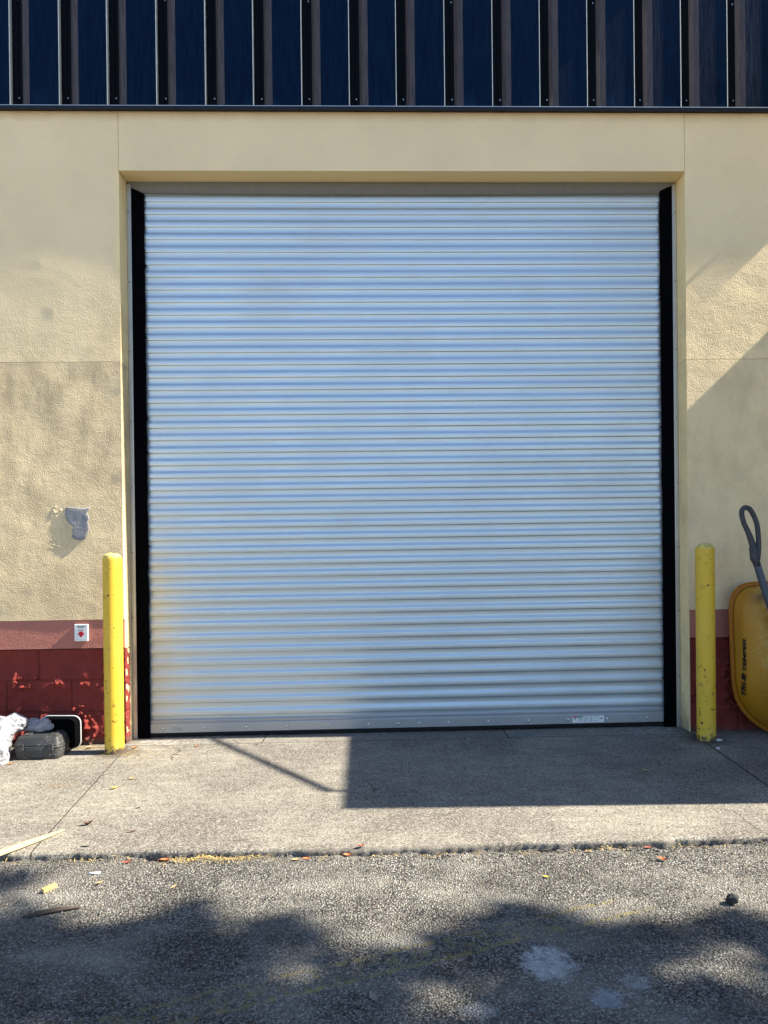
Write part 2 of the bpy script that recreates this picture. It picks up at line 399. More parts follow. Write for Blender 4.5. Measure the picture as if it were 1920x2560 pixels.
M_straw = simple('dry_straw', (.38, .28, .12), .85, .1, 0, .4, 30)
M_gravel = simple('loose_gravel', (.15, .14, .125), .85, .2, 0, .6, 26)
M_leafs = {k: simple(k+'_leaf', v, .6, .3, 0, .3, 60) for k, v in dict(yellow=(.68, .5, .07), brown=(.10, .055, .035), orange=(.36, .12, .04), grey=(.2, .18, .15), tan=(.4, .28, .13), red=(.26, .065, .04)).items()}
M_foliage = simple('tree_foliage', (.055, .09, .022), .6, .3, 0, .5, 2)
M_barkt = simple('tree_bark', (.12, .09, .065), .9, .1, 0, .4, 12, .02)
M_dark = simple('dark_interior', (.01, .01, .01), .9, .1)

# ------------------------------------------------------------------ mesh helpers
def link(o, parent=None):
    COL.objects.link(o)
    if parent: o.parent = parent
    return o
def fin(name, bm, mat, parent=None, smooth=False, loc=None):
    me = bpy.data.meshes.new(name); bm.normal_update(); bm.to_mesh(me); bm.free()
    if mat: me.materials.append(mat)
    if smooth:
        for p in me.polygons: p.use_smooth = True
    o = bpy.data.objects.new(name, me); link(o, parent)
    if loc: o.location = loc
    return o
def tag(o, label=None, cat=None, group=None, kind=None):
    for k, v in (('label', label), ('category', cat), ('group', group), ('kind', kind)):
        if v: o[k] = v
    return o
def empty(name, loc, rz=0.):
    o = bpy.data.objects.new(name, None); o.location = loc; o.rotation_euler = (0, 0, rz); o.empty_display_size = .1
    return link(o)
def box(bm, x0, x1, y0, y1, z0, z1, bev=0.):
    vs = [bm.verts.new(p) for p in ((x0, y0, z0), (x1, y0, z0), (x1, y1, z0), (x0, y1, z0), (x0, y0, z1), (x1, y0, z1), (x1, y1, z1), (x0, y1, z1))]
    fs = [bm.faces.new([vs[i] for i in f]) for f in ((0, 3, 2, 1), (4, 5, 6, 7), (0, 1, 5, 4), (1, 2, 6, 5), (2, 3, 7, 6), (3, 0, 4, 7))]
    if bev:
        es = list({e for f in fs for e in f.edges})
        bmesh.ops.bevel(bm, geom=es, offset=bev, segments=2, profile=.5, affect='EDGES')
    return vs
def prism(bm, pts, axis, a0, a1):
    """extrude closed outline pts (u,v) along axis between a0 and a1"""
    def P(u, v, a): return {'x': (a, u, v), 'y': (u, a, v), 'z': (u, v, a)}[axis]
    A = [bm.verts.new(P(u, v, a0)) for u, v in pts]; B = [bm.verts.new(P(u, v, a1)) for u, v in pts]
    n = len(pts)
    for i in range(n): bm.faces.new((A[i], A[(i+1) % n], B[(i+1) % n], B[i]))
    bm.faces.new(A[::-1]); bm.faces.new(B)
    bmesh.ops.recalc_face_normals(bm, faces=bm.faces[:])
def tube(bm, pts, r, seg=10, cap=True, closed=False, sq=None):
    pts = [Vector(p) for p in pts]; rings = []; n = len(pts)
    rr = r if isinstance(r, (list, tuple)) else [r]*n
    prev = None
    for i, p in enumerate(pts):
        if closed: t = (pts[(i+1) % n]-pts[i-1]).normalized()
        else: t = (pts[min(i+1, n-1)]-pts[max(i-1, 0)]).normalized()
        if prev is None:
            a = Vector((0, 1, 0)) if abs(t.y) < .9 else Vector((1, 0, 0))
            u = t.cross(a).normalized()
        else: u = (prev-t*prev.dot(t)).normalized()
        prev = u; v = t.cross(u)
        ring = []
        for k in range(seg):
            th = 2*math.pi*(k+.5)/seg
            cx_, cy_ = math.cos(th), math.sin(th)
            if sq:
                mx = max(abs(cx_), abs(cy_)); cx_, cy_ = cx_/mx*sq[0], cy_/mx*sq[1]
            ring.append(bm.verts.new(p+(u*cx_+v*cy_)*rr[i]))
        rings.append(ring)
    for i in range(n if closed else n-1):
        a, b = rings[i], rings[(i+1) % n]
        for k in range(seg): bm.faces.new((a[k], a[(k+1) % seg], b[(k+1) % seg], b[k]))
    if cap and not closed: bm.faces.new(rings[0][::-1]); bm.faces.new(rings[-1])
def grid(bm, xs, zs, fn):
    """fn(x,z)->Vector ; returns vert table"""
    T = [[bm.verts.new(fn(x, z)) for x in xs] for z in zs]
    for j in range(len(zs)-1):
        for i in range(len(xs)-1): bm.faces.new((T[j][i], T[j][i+1], T[j+1][i+1], T[j+1][i]))
    return T
def lin(a, b, n): return [a+(b-a)*i/(n-1) for i in range(n)]
def N(x, y, z, s): return noise.noise(Vector((x*s, y*s, z*s)))
def FB(x, y, z, s, o=4): return noise.fractal(Vector((x*s, y*s, z*s)), .9, 2.1, o)
def gz(x): return .0055*max(-12., min(12., x))
def text_mesh(body, size, shear=0., bold=0., sx=1.):
    cu = bpy.data.curves.new('txt', 'FONT'); cu.body = body; cu.size = size; cu.shear = shear; cu.offset = bold
    cu.align_x = 'CENTER'; cu.align_y = 'CENTER'; cu.extrude = 0
    o = bpy.data.objects.new('txt', cu); COL.objects.link(o)
    dg = bpy.context.evaluated_depsgraph_get(); me = bpy.data.meshes.new_from_object(o.evaluated_get(dg))
    bm = bmesh.new(); bm.from_mesh(me); bpy.data.objects.remove(o); bpy.data.curves.remove(cu)
    for v in bm.verts: v.co.x *= sx
    return bm

# ------------------------------------------------------------------ ground
def edge_y(x):
    pts = [(-12, -1.66), (-1.557, -1.671), (-.891, -1.682), (-.159, -1.722), (.347, -1.695), (1.385, -1.692), (12, -1.69)]
    for (a, ya), (b, yb) in zip(pts, pts[1:]):
        if a <= x <= b: y = ya+(yb-ya)*(x-a)/(b-a); break
    if -3 < x < 3: y += .012*FB(x, 0, 3.3, 6, 4)+.006*N(x, 1, 1, 40)
    return y
bm = bmesh.new()
xs = lin(-12, -3, 10)[:-1]+lin(-3, 3, 500)+lin(3, 12, 10)[1:]
prof = [(.6, 0), (-.04, 0), (-1.2, 0), (-1.62, 0)]
T = []
for x in xs:
    e = edge_y(x); col = []
    for (y, z) in prof: col.append(bm.verts.new((x, y, gz(x)+z)))
    dn = .006*max(0, N(x, 5, 2, 9))
    for (dy, z) in ((.012, -.001), (.003, -.004-dn), (-.002, -.012-dn), (.004, -.06)): col.append(bm.verts.new((x, e+dy, gz(x)+z)))
    T.append(col)
for a, b in zip(T, T[1:]):
    for i in range(len(a)-1): bm.faces.new((a[i+1], b[i+1], b[i], a[i]))
fin('concrete_apron', bm, M_conc, smooth=True)['kind'] = 'structure'
def asph_z(x, y):
    z = gz(x)-.022
    if -3.5 < x < 3.5 and y > -6:
        z += .006*FB(x, y, 0, 1.3, 3)+.0035*FB(x, y, 4, 14, 3)
        k = max(0, 1-abs(y-edge_y(x)+.03)/.08)
        z += k*(.012*FB(x, y, 9, 10, 4)-.002)
        z -= max(0, 1-abs(y-edge_y(x)+.012)/.022)*(.012+.022*FB(x, 2, 7, 7, 3))
    return z
bm = bmesh.new()
xs = [-400, -100, -30, -12, -6]+lin(-3.2, 3.2, 520)+[6, 12, 30, 100, 400]
ys = [-400, -100, -30, -12, -6]+lin(-3.4, -1.80, 55)[:-1]+lin(-1.80, -1.60, 34)+[-1.5]+[-1.2, 0, 10, 40, 400]
grid(bm, xs, ys, lambda x, y: Vector((x, y, asph_z(x, y)-(0 if y < -1.45 else .05))))
fin('asphalt_road', bm, M_asph, smooth=True)['kind'] = 'structure'

bm = bmesh.new()  # pale ground added out of view to bounce sunlight onto the wall
vs = box(bm, -60, 60, -70, -7.5, -.2, .012)
fin('bounce_ground', bm, simple('pale_bounce_ground', (.46, .43, .37), .9, .2, 0, .15, 2))['kind'] = 'structure'

# ------------------------------------------------------------------ building
B = tag(empty('warehouse', (0, .5, 0)), 'cream stucco warehouse with navy metal cladding on top and white roll up door', 'building')
def bpart(name, bm, mat, smooth=False, parent=None):
    o = fin(name, bm, mat, None, smooth)
    par = parent or B
    o.parent = par; o.matrix_parent_inverse = (Matrix.Translation(B.location).inverted())
    if par is not B: o.matrix_parent_inverse = Matrix.Identity(4)
    return o
HX, ZT, ZD, ZJ, RD = 1.795, 3.598, 3.955, 2.398, .149
def wall_y(x, z, side):
    """low undulation of the stucco face, metres towards the viewer negative"""
    fade = min(1, max(0, (3.9-z)/.4))
    a = (.0027*FB(x*1.0, 0, z*1.3, 2.6, 2)+.0004*FB(x, 3, z, 6, 3))
    if side < 0:
        a += .0012*math.sin(x*5+z*3)
        if z > ZJ: a += .0045*max(0, 1-abs(x+HX)/.07)
    return a*fade
def stucco_face(x0, x1, z0, z1, side, res=.02):
    bm = bmesh.new()
    nx = max(2, int((x1-x0)/res)); nz = max(2, int((z1-z0)/res))
    xs, zs = lin(x0, x1, nx), lin(z0, z1, nz)
    sl = (lambda x, z: z+gz(x)*max(0, min(1, (ZJ-z)/ZJ)))
    T = grid(bm, xs, zs, lambda x, z: Vector((x, wall_y(x, z, side), sl(x, z))))
    # returns on all four sides, 0.3 m deep
    def skirt(row, flip=False, dy=.30):
        bk = [bm.verts.new((v.co.x, dy, v.co.z)) for v in row]
        # a short first ring keeps the arris crisp
        for i in range(len(row)-1):
            f = (row[i], row[i+1], bk[i+1], bk[i])
            bm.faces.new(f if flip else f[::-1])
    skirt(T[0]); skirt(T[-1], True); skirt([r[0] for r in T], True); skirt([r[-1] for r in T])
    bm.normal_update()
    bmesh.ops.split_edges(bm, edges=[e for e in bm.edges if len(e.link_faces) == 2 and e.calc_face_angle(0) > .8])
    return bm
G = .0014
ZB = .786
# left, right and header panels, parted by real joints
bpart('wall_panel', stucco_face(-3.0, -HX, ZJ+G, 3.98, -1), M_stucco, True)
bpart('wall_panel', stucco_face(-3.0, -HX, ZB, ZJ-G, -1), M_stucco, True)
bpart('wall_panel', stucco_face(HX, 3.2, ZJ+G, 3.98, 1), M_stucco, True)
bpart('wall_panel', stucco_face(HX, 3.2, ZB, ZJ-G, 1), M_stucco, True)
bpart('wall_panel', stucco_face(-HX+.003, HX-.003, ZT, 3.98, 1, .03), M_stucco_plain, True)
# the salmon band, the split-face block base
for s in (-1, 1):
    x0, x1 = (-3.0, -HX-.002) if s < 0 else (HX+.006, 3.2)
    bm = bmesh.new()
    xs, zs = lin(x0, x1, 70), lin(.607, ZB, 12)
    T = grid(bm, xs, zs, lambda x, z: Vector((x, .002+.5*wall_y(x, z, s)*.6+(.0015 if z > ZB-.02 else 0), z+gz(x)*.75)))
    for row, fl in ((T[0], False), ([r[0] for r in T], True), ([r[-1] for r in T], False)):
        bk = [bm.verts.new((v.co.x, .3, v.co.z)) for v in row]
        for i in range(len(row)-1):
            f = (row[i], row[i+1], bk[i+1], bk[i]); bm.faces.new(f if fl else f[::-1])
    bm.normal_update()
    bmesh.ops.split_edges(bm, edges=[e for e in bm.edges if len(e.link_faces) == 2 and e.calc_face_angle(0) > .8])
    bpart('stucco_band', bm, M_band, True)
    bm = bmesh.new()
    nx = 260 if s < 0 else 150
    xs, zs = lin(x0, x1+(.003 if s < 0 else 0), nx), lin(-.04, .602, 110)
    def by(x, z):
        row = math.floor(z/.2); zz = z/.2-row; xx = ((x+22.18)/.405+(row % 2)*.5) % 1
        j = max(0, 1-min(zz, 1-zz)*.2/.008) if 0 < z < .58 else 0
        j2 = max(0, 1-min(xx, 1-xx)*.405/.008)
        y = .0155-.011*FB(x, 0, z, 9, 5)-.006*max(0, FB(x, 7, z, 3.2, 3))
        y -= (.007+.030*max(0, FB(x, 8, z, 34, 3)+.05))*max(0, min(1, (N(x, 2, z, 5.5)-.08)/.08))*max(0, min(1, (.5-z)/.1))
        return y+.005*max(j, j2)
    T = grid(bm, xs, zs, lambda x, z: Vector((x, by(x, z), z+gz(x)*.8)))
    for row, fl in (([r[0] for r in T], True), ([r[-1] for r in T], False)):
        prev = row
        for k, yy in enumerate((.03, .06, .09) if (s < 0) == (not fl) else (.3,)):
            bk = [bm.verts.new((v.co.x+.004*FB(0, yy, v.co.z, 22, 4), yy, v.co.z)) for v in row]
            for i in range(len(row)-1):
                f = (prev[i], prev[i+1], bk[i+1], bk[i]); bm.faces.new(f if fl else f[::-1])
            prev = bk
    bpart('block_base', bm, M_block, True)
    # cream jamb face beside the base
    bm = bmesh.new(); xj = s*HX
    th_ = .0016 if s < 0 else .0055
    box(bm, min(xj, xj+s*th_), max(xj, xj+s*th_), .024 if s < 0 else .0015, .299, -.03, ZB-.001+gz(xj)*.67)
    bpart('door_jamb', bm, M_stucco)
# far left run of the wall, body, roof
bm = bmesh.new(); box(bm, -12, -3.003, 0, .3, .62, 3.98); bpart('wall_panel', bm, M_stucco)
bm = bmesh.new(); box(bm, -12, -3.003, .015, .3, -.08, .617); bpart('block_base', bm, M_block)
bm = bmesh.new(); box(bm, -12, 3.2, .9, 12, -.1, 6.4); box(bm, -12, -1.9, .303, .9, -.1, 6.4); box(bm, 1.9, 3.2, .303, .9, -.1, 6.4); box(bm, -1.9, 1.9, .303, .9, 3.75, 6.4)
bpart('building_body', bm, M_dark)
bm = bmesh.new(); box(bm, -12.1, 3.3, -.12, 12.1, 6.402, 6.55, .01); bpart('roof', bm, M_trim)

# cement patch on the left wall
bm = bmesh.new()
out = [(-2.150, 1.484), (-2.115, 1.489), (-2.06, 1.484), (-2.035, 1.478), (-1.998, 1.490), (-2.004, 1.468), (-2.016, 1.452), (-2.004, 1.43), (-2.001, 1.41), (-2.012, 1.392), (-2.004, 1.37), (-2.002, 1.345), (-2.014, 1.322), (-2.02, 1.298), (-2.038, 1.283), (-2.062, 1.276), (-2.09, 1.281), (-2.115, 1.298), (-2.108, 1.318), (-2.112, 1.345), (-2.098, 1.36), (-2.128, 1.385), (-2.146, 1.41), (-2.155, 1.45)]
c0 = Vector((-2.07, 0, 1.38))
rings = []
for k, (sc, yy) in enumerate(((1.0, .004), (.985, -.0020), (.90, -.0032), (.7, -.0036), (.4, -.0026))):
    rings.append([bm.verts.new((c0.x+(x-c0.x)*sc, yy-(.0016*FB(x*sc, k, z*sc, 26, 4) if k > 1 else 0), c0.z+(z-c0.z)*sc)) for x, z in out])
for a, b in zip(rings, rings[1:]):
    n = len(a)
    for i in range(n): bm.faces.new((a[i], b[i], b[(i+1) % n], a[(i+1) % n]))
bm.faces.new(rings[-1])
bmesh.ops.recalc_face_normals(bm, faces=bm.faces[:])
if sum(f.normal.y for f in bm.faces) > 0: bmesh.ops.reverse_faces(bm, faces=bm.faces[:])
bmesh.ops.triangulate(bm, faces=[f for f in bm.faces if len(f.verts) > 4])
p_ = bpart('cement_patch', bm, M_patch, True)
# stucco crumbs round the patch
bm = bmesh.new(); r_ = random.Random(5)
for i in range(46):
    a, b = r_.gauss(0, 1), r_.gauss(0, 1)
    x, z = (-2.20+.035*a, 1.25+.016*b) if i < 30 else (-2.20+.02*a, 1.42+.03*b)
    s = r_.uniform(.003, .007)
    mt = Matrix.Translation((x, .0008, z)) @ Matrix.Rotation(r_.random()*3, 4, 'Y') @ Matrix.Diagonal((s, s*.4, s*1.5, 1))
    bmesh.ops.create_icosphere(bm, subdivisions=1, radius=1, matrix=mt)
bpart('raised_stucco_crumbs', bm, M_stucco, True)['kind'] = 'stuff'

# cladding
xw = [-2.443, -2.14, -1.844, -1.539, -1.236, -.938, -.636, -.338, -.043, .262, .565, .865, 1.167, 1.467, 1.765, 2.063]
xw = [-2.443-.3005*k for k in range(4, 0, -1)]+xw+[2.063+.3005*k for k in (1, 2, 3)]
CB, CT = 3.985, 6.40
YF, YG = -.028, -.002          # front of pan, bottom of groove
scr = bmesh.new(); bmesh.ops.create_cone(scr, cap_ends=True, segments=8, radius1=.0055, radius2=.0035, depth=.006, matrix=Matrix.Rotation(rad(90), 4, 'X'))
scr_me = bpy.data.meshes.new('screw'); scr.to_mesh(scr_me); scr.free(); scr_me.materials.append(M_zinc)
for i in range(len(xw)-1):
    a, b = xw[i], xw[i+1]                   # a = seam at the right end of the previous pan
    g1 = a+.062; g2 = a+.117
    jb = .0022*math.sin(i*2.3)
    bm = bmesh.new()
    prism(bm, [(g2, YF), (b-.004, YF+jb), (b-.004, .05), (g2, .05)], 'z', CB, CT)
    pan = bpart('cladding_panel', bm, M_navy)
    bm = bmesh.new()                       # groove floor with a small mid rib
    prism(bm, [(a+.0005, YG), (a+.028, YG), (a+.031, YG-.004), (a+.038, YG-.004), (a+.041, YG), (g1, YG), (g1, .05), (a+.0005, .05)], 'z', CB, CT)
    bpart('cladding_groove', bm, M_groove)
    bm = bmesh.new()                       # sloping flank, warm reflection painted in brown, with weathered streaks
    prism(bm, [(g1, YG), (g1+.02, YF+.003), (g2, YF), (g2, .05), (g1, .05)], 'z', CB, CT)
    bpart('warm_reflection_flank', bm, M_warm_refl)
    bm = bmesh.new()                       # hemmed edge at the right end of the pan, specular line painted pale
    prism(bm, [(b-.004, YF-.003), (b, YF-.003), (b, .05), (b-.004, .05)], 'z', CB, CT)
    bpart('seam_edge', bm, M_seam)
    for z in (4.045, 4.66) if i % 3 == 1 else (4.045,):
        o = bpy.data.objects.new('screw', scr_me); link(o, pan); o.location = (a+.045+.004*math.sin(i), YG-.003, z)
bm = bmesh.new()
DRO = -.034
prism(bm, [(DRO, 3.960), (DRO, 3.984), (.03, 3.992), (.03, 3.970), (DRO+.01, 3.966)], 'x', -12, 3.2)
bpart('drip_edge', bm, M_trim)
bm = bmesh.new(); prism(bm, [(DRO-.0015, 3.9825), (DRO-.0015, 3.9858), (YF-.0045, 3.988), (YF-.0045, 3.9845), (DRO+.0005, 3.9842)], 'x', -12, 3.2)
bpart('drip_edge_highlight_lip', bm, M_galv)

# ---- roll up door
YC = .168
pitch = .0815
z0, z1 = .108, 3.54
def cz(x, z): return z+gz(x)*1.25*max(0, 1-z/3.4)
bm = bmesh.new()
prof = []
z = z0; k = 0
P1 = [(0, 0), (.026, .0002), (.029, -.0008), (.033, -.0058), (.036, -.0066), (.060, -.0070), (.064, -.0062), (.074, -.0014), (.078, -.0003)]
while z+pitch <= z1:
    for dz, dy in P1: prof.append((z+dz, YC+dy))
    z += pitch; k += 1
ztop = z
prof += [(z, YC), (z+.008, YC-.002), (z+.02, YC+.004), (z+.05, YC+.03), (z+.08, YC+.07)]
xs = lin(-1.765, 1.765, 40)
def bow(x, z): return .0035*math.sin(z*1.9+.6)+.0025*math.cos(x*1.7+z)
grid(bm, xs, range(len(prof)), lambda x, j: Vector((x, prof[j][1]-bow(x, prof[j][0]), cz(x, prof[j][0]))))
D = bpart('roll_up_door', bm, M_curt, False)
for p in D.data.polygons: p.use_smooth = True
md = D.modifiers.new('split', 'EDGE_SPLIT'); md.split_angle = rad(24)
def dpart(name, bm, mat, smooth=False): return bpart(name, bm, mat, smooth, D)
# bottom bar: small bead, flat face, rubber
bm = bmesh.new()
yb = YC-.018
pr = [(yb, .033), (yb+.02, .033), (yb+.02, .116), (yb+.004, .116), (yb+.001, .113), (yb+.001, .106), (yb+.006, .103), (yb+.006, .097), (yb+.001, .092), (yb, .089)]
A = []
for x in lin(-1.708, 1.70, 12): A.append([bm.verts.new((x, u, cz(x, v))) for u, v in pr])
for a, b in zip(A, A[1:]):
    for i in range(len(pr)): bm.faces.new((a[i], a[(i+1) % len(pr)], b[(i+1) % len(pr)], b[i]))
bm.faces.new(A[0][::-1]); bm.faces.new(A[-1]); bmesh.ops.recalc_face_normals(bm, faces=bm.faces[:])
dpart('bottom_bar', bm, M_bar)
bm = bmesh.new()
vs = box(bm, -1.70, 1.70, yb+.004, yb+.03, .012, .032)
for v in vs: v.co.z = cz(v.co.x, v.co.z)
dpart('rubber_seal', bm, M_rubber)
bx = [-1.605, -1.335, -1.065, -.798, -.531, -.267, -.073, .066, .257, .520, .785, 1.047, 1.306, 1.571]
bb = bmesh.new(); bmesh.ops.create_uvsphere(bb, u_segments=12, v_segments=8, radius=.0085)
for v in bb.verts: v.co.y *= .75
bolt_me = bpy.data.meshes.new('bolt'); bb.to_mesh(bolt_me); bb.free(); bolt_me.materials.append(M_zinc)
for p in bolt_me.polygons: p.use_smooth = True
for x in bx:
    o = bpy.data.objects.new('bolt', bolt_me); link(o, D); o.location = (x, yb-.003, cz(x, .061))
# top hood plate, sagging a little
bm = bmesh.new()
hp = [(.134, 3.60), (.134, 3.590), (.138, 3.580), (.1385, 3.568), (.142, 3.562), (.1425, 3.550), (.147, 3.544), (.148, 3.5385), (.20, 3.5385)]
grid(bm, lin(-1.78, 1.78, 30), range(len(hp)), lambda x, j: Vector((x, hp[j][0], hp[j][1]-.006-.010*(1-(x/1.78)**2)+(.01 if j == 0 else 0))))
dpart('door_hood', bm, simple('dull_grey_hood', (.16, .155, .14), .6, .3, .3), True)
for s in (-1, 1):
    # angle guide
    bm = bmesh.new()
    xo = s*HX*.9985; xi = s*(HX-.024)
    prism(bm, [(xo, .132), (xi, .132), (xi, .150), (xi-s*.004, .150), (xi-s*.004, .1365), (xo, .1365)], 'z', .0+gz(xo), 3.585)
    dpart('guide_rail', bm, M_galv)
    # fixing screws on the guide
    for z in (.35, .78, 1.2, 1.62, 2.05, 2.5, 2.95, 3.4):
        bm = bmesh.new(); bmesh.ops.create_cone(bm, cap_ends=True, segments=8, radius1=.004, radius2=.003, depth=.004, matrix=Matrix.Translation((s*(HX-.011), .1305, z)) @ Matrix.Rotation(rad(90), 4, 'X'))
        dpart('screw', bm, M_trim)
    # black brush seal: ragged inner edge
    bm = bmesh.new()
    xe = s*(HX-.029); n = 420; L = []
    for i in range(n):
        z = .002+gz(xe)+(3.535-.002)*i/(n-1)
        wdt = .082+.0035*FB(0, s*3, z, 7, 3)+.002*N(0, s, z, 120)
        if rnd.random() < .03: wdt += rnd.uniform(.003, .010)
        ztop_ = z if i < n-1 else z
        L.append((z, wdt))
    rows = []
    for z, wd in L:
        rows.append([bm.verts.new((xe, .138, z+(.035 if z > 3.52 else 0))), bm.verts.new((xe-s*wd*.5, .136, z+(.017 if z > 3.52 else 0))), bm.verts.new((xe-s*wd, .143, z)), bm.verts.new((xe-s*wd*.98, .148, z)), bm.verts.new((xe, .1475, z+(.035 if z > 3.52 else 0)))])
    for a, b in zip(rows, rows[1:]):
        for i in range(4): bm.faces.new((a[i], a[i+1], b[i+1], b[i]))
    bmesh.ops.recalc_face_normals(bm, faces=bm.faces[:])
    dpart('brush_seal', bm, M_black)
# stickers on the bar
def plate(x0, x1, za, zb, y, mat, name='sticker', th=.0012):
    za -= .016; zb -= .016
    bm = bmesh.new(); vs = box(bm, x0, x1, y-th, y+.0003, za, zb)
    for v in vs: v.co.z = v.co.z+gz(v.co.x)*1.22
    return dpart(name, bm, mat)
plate(1.077, 1.287, .055, .098, yb, M_white, 'warning_sticker')
ys_ = yb-.0012
plate(1.080, 1.108, .088, .0965, ys_, M_red, 'red_heading')
plate(1.108, 1.146, .088, .0965, ys_, M_green, 'green_heading')
bm = bmesh.new()
for (x0, x1, zz) in [(1.115, 1.143, z) for z in (.083, .077, .071, .065)]+[(1.15, 1.18, z) for z in (.092, .086, .080, .074, .068, .062)]+[(1.188, 1.21, z) for z in (.092, .086, .08, .074, .068, .062)]+[(1.215, 1.25, z) for z in (.090, .084, .070, .064)]:
    vs = box(bm, x0, x1, ys_-.0008, ys_, zz-.0012, zz+.0012)
box(bm, 1.256, 1.280, ys_-.0008, ys_, .076, .084)
prism(bm, [(1.088, .086), (1.094, .087), (1.104, .068), (1.100, .066), (1.094, .076), (1.088, .079)], 'y', ys_-.0008, ys_)
for v in bm.verts: v.co.z += gz(v.co.x)*1.22-.016
dpart('sticker_print', bm, M_inkg)
bm = bmesh.new()
for zz in (.083, .077, .071): box(bm, 1.462, 1.497, yb-.0008, yb+.0002, zz-.0016, zz+.0016)
for v in bm.verts: v.co.z += gz(v.co.x)*1.22-.016
dpart('printed_code', bm, M_inkg)
bm = bmesh.new()
box(bm, -1.548, -1.478, yb-.0009, yb+.0002, .062, .065); box(bm, -1.548, -1.478, yb-.0009, yb+.0002, .082, .085)
prism(bm, [(-1.545, .068), (-1.53, .071), (-1.500, .066), (-1.485, .069), (-1.482, .078), (-1.5, .076), (-1.53, .080), (-1.545, .077)], 'y', yb-.0009, yb)
for v in bm.verts: v.co.z += gz(v.co.x)*1.22-.016
dpart('maker_label', bm, M_inkg)

# ------------------------------------------------------------------ neighbouring wing beyond the right edge
bm = bmesh.new()
XW = 3.2; yo = -1.262-EPS*(XW+.357); zwi = TS*(XW+.426); zwo = TS*(XW+.357)
vs = box(bm, XW, 8, yo, .9, -.1, 3.4)
for v in vs:
    if v.co.z > 1: v.co.z = zwi if v.co.y > 0 else zwo
o = fin('side_wing', bm, None); o.data.materials.append(M_stucco_plain)
W_ = tag(empty('side_building', (3.5, 0, 0)), 'low cream side wing standing out past the right edge of the warehouse', 'building')
o.name = 'wall'; o.parent = W_; o.matrix_parent_inverse = Matrix.Translation(W_.location).inverted()
bm = bmesh.new()
h0 = Vector((XW+.05, -1.004-EPS*(XW+.433), TS*(XW+.433+.05))); h1 = Vector((XW+.05, .0, TS*(XW+1.30+.05)))
h1 = h0+(h1-h0)*.95
tube(bm, [h0+Vector((0, 0, -.16)), h0, h1], .023, 8)
o = fin('stay_rod', bm, M_galv, W_, True); o.matrix_parent_inverse = Matrix.Translation(W_.location).inverted()

# ------------------------------------------------------------------ bollards
def make_bollard(x, y, h, label):
    root = empty('bollard', (x, y, gz(x))); tag(root, label, 'bollard', 'yellow steel bollards flanking the door')
    bm = bmesh.new(); r = .0555; seg = 40
    rings = []
    for z in [-.02, .0, .03, .1, .3, .6, .9, h-.02, h-.004, h]:
        rr = r-(.0015 if z == h else 0)
        rings.append([bm.verts.new((rr*math.cos(2*math.pi*k/seg), rr*math.sin(2*math.pi*k/seg), z)) for k in range(seg)])
    for a, b in zip(rings, rings[1:]):
        for k in range(seg): bm.faces.new((a[k], a[(k+1) % seg], b[(k+1) % seg], b[k]))
    fin('post', bm, M_yel, root, True)
    bm = bmesh.new(); rings = []
    for i in range(7):
        a = i/6*math.pi/2*.96; rr = (r-.003)*math.cos(a); z = h-.002+.029*math.sin(a)
        rings.append([bm.verts.new((rr*math.cos(2*math.pi*k/seg), rr*math.sin(2*math.pi*k/seg), z+.003*FB(rr*math.cos(2*math.pi*k/seg)+x, rr*math.sin(2*math.pi*k/seg), z, 30, 3))) for k in range(seg)])
    for a, b in zip(rings, rings[1:]):
        for k in range(seg): bm.faces.new((a[k], a[(k+1) % seg], b[(k+1) % seg], b[k]))
    bm.faces.new(rings[-1])
    fin('domed_cap', bm, M_cap, root, True)
    return root
make_bollard(-1.792, -.186, 1.178, 'sunlit bright yellow bollard left of the roll up door, beside the black tool case')
make_bollard(1.81, -.204, 1.178, 'shaded dull yellow bollard with rust chips, right of the door beside the wheelbarrow')

# ------------------------------------------------------------------ pest control sign
S = tag(empty('wall_sign', (-2.0585, 0, .648)), 'small white sign with black heading and red down arrow on the salmon band', 'sign')
bm = bmesh.new(); box(bm, -.042, .042, -.011, .001, -.003, .103, .003); fin('plate', bm, M_white, S)
bm = bmesh.new(); prism(bm, [(-.012, .058), (.012, .058), (.012, .047), (.0235, .047), (0, .020), (-.0235, .047), (-.012, .047)], 'y', -.0125, -.0105); fin('arrow', bm, M_red, S)
bm = text_mesh('MASSEY', .017, .35, .0004, .82)
bmesh.ops.transform(bm, matrix=Matrix.Translation((0, -.0117, .087)) @ Matrix.Rotation(rad(90), 4, 'X'), verts=bm.verts[:])
fin('heading', bm, M_ink, S)
bm = bmesh.new(); box(bm, -.014, .014, -.0118, -.0108, .075, .0763); box(bm, -.02, .02, -.0118, -.0108, .070, .0713); box(bm, -.016, .016, -.0118, -.0108, .0625, .066)
box(bm, -.03, -.015, -.0118, -.0108, .007, .0085); box(bm, -.008, .025, -.0118, -.0108, .007, .0082)
fin('small_print', bm, M_inkg, S)

# ------------------------------------------------------------------ wheelbarrow
WB = tag(empty('wheelbarrow', (2.35, -.10, .012)), 'orange yellow wheelbarrow stood on its nose against the wall, right of the bollard', 'wheelbarrow')
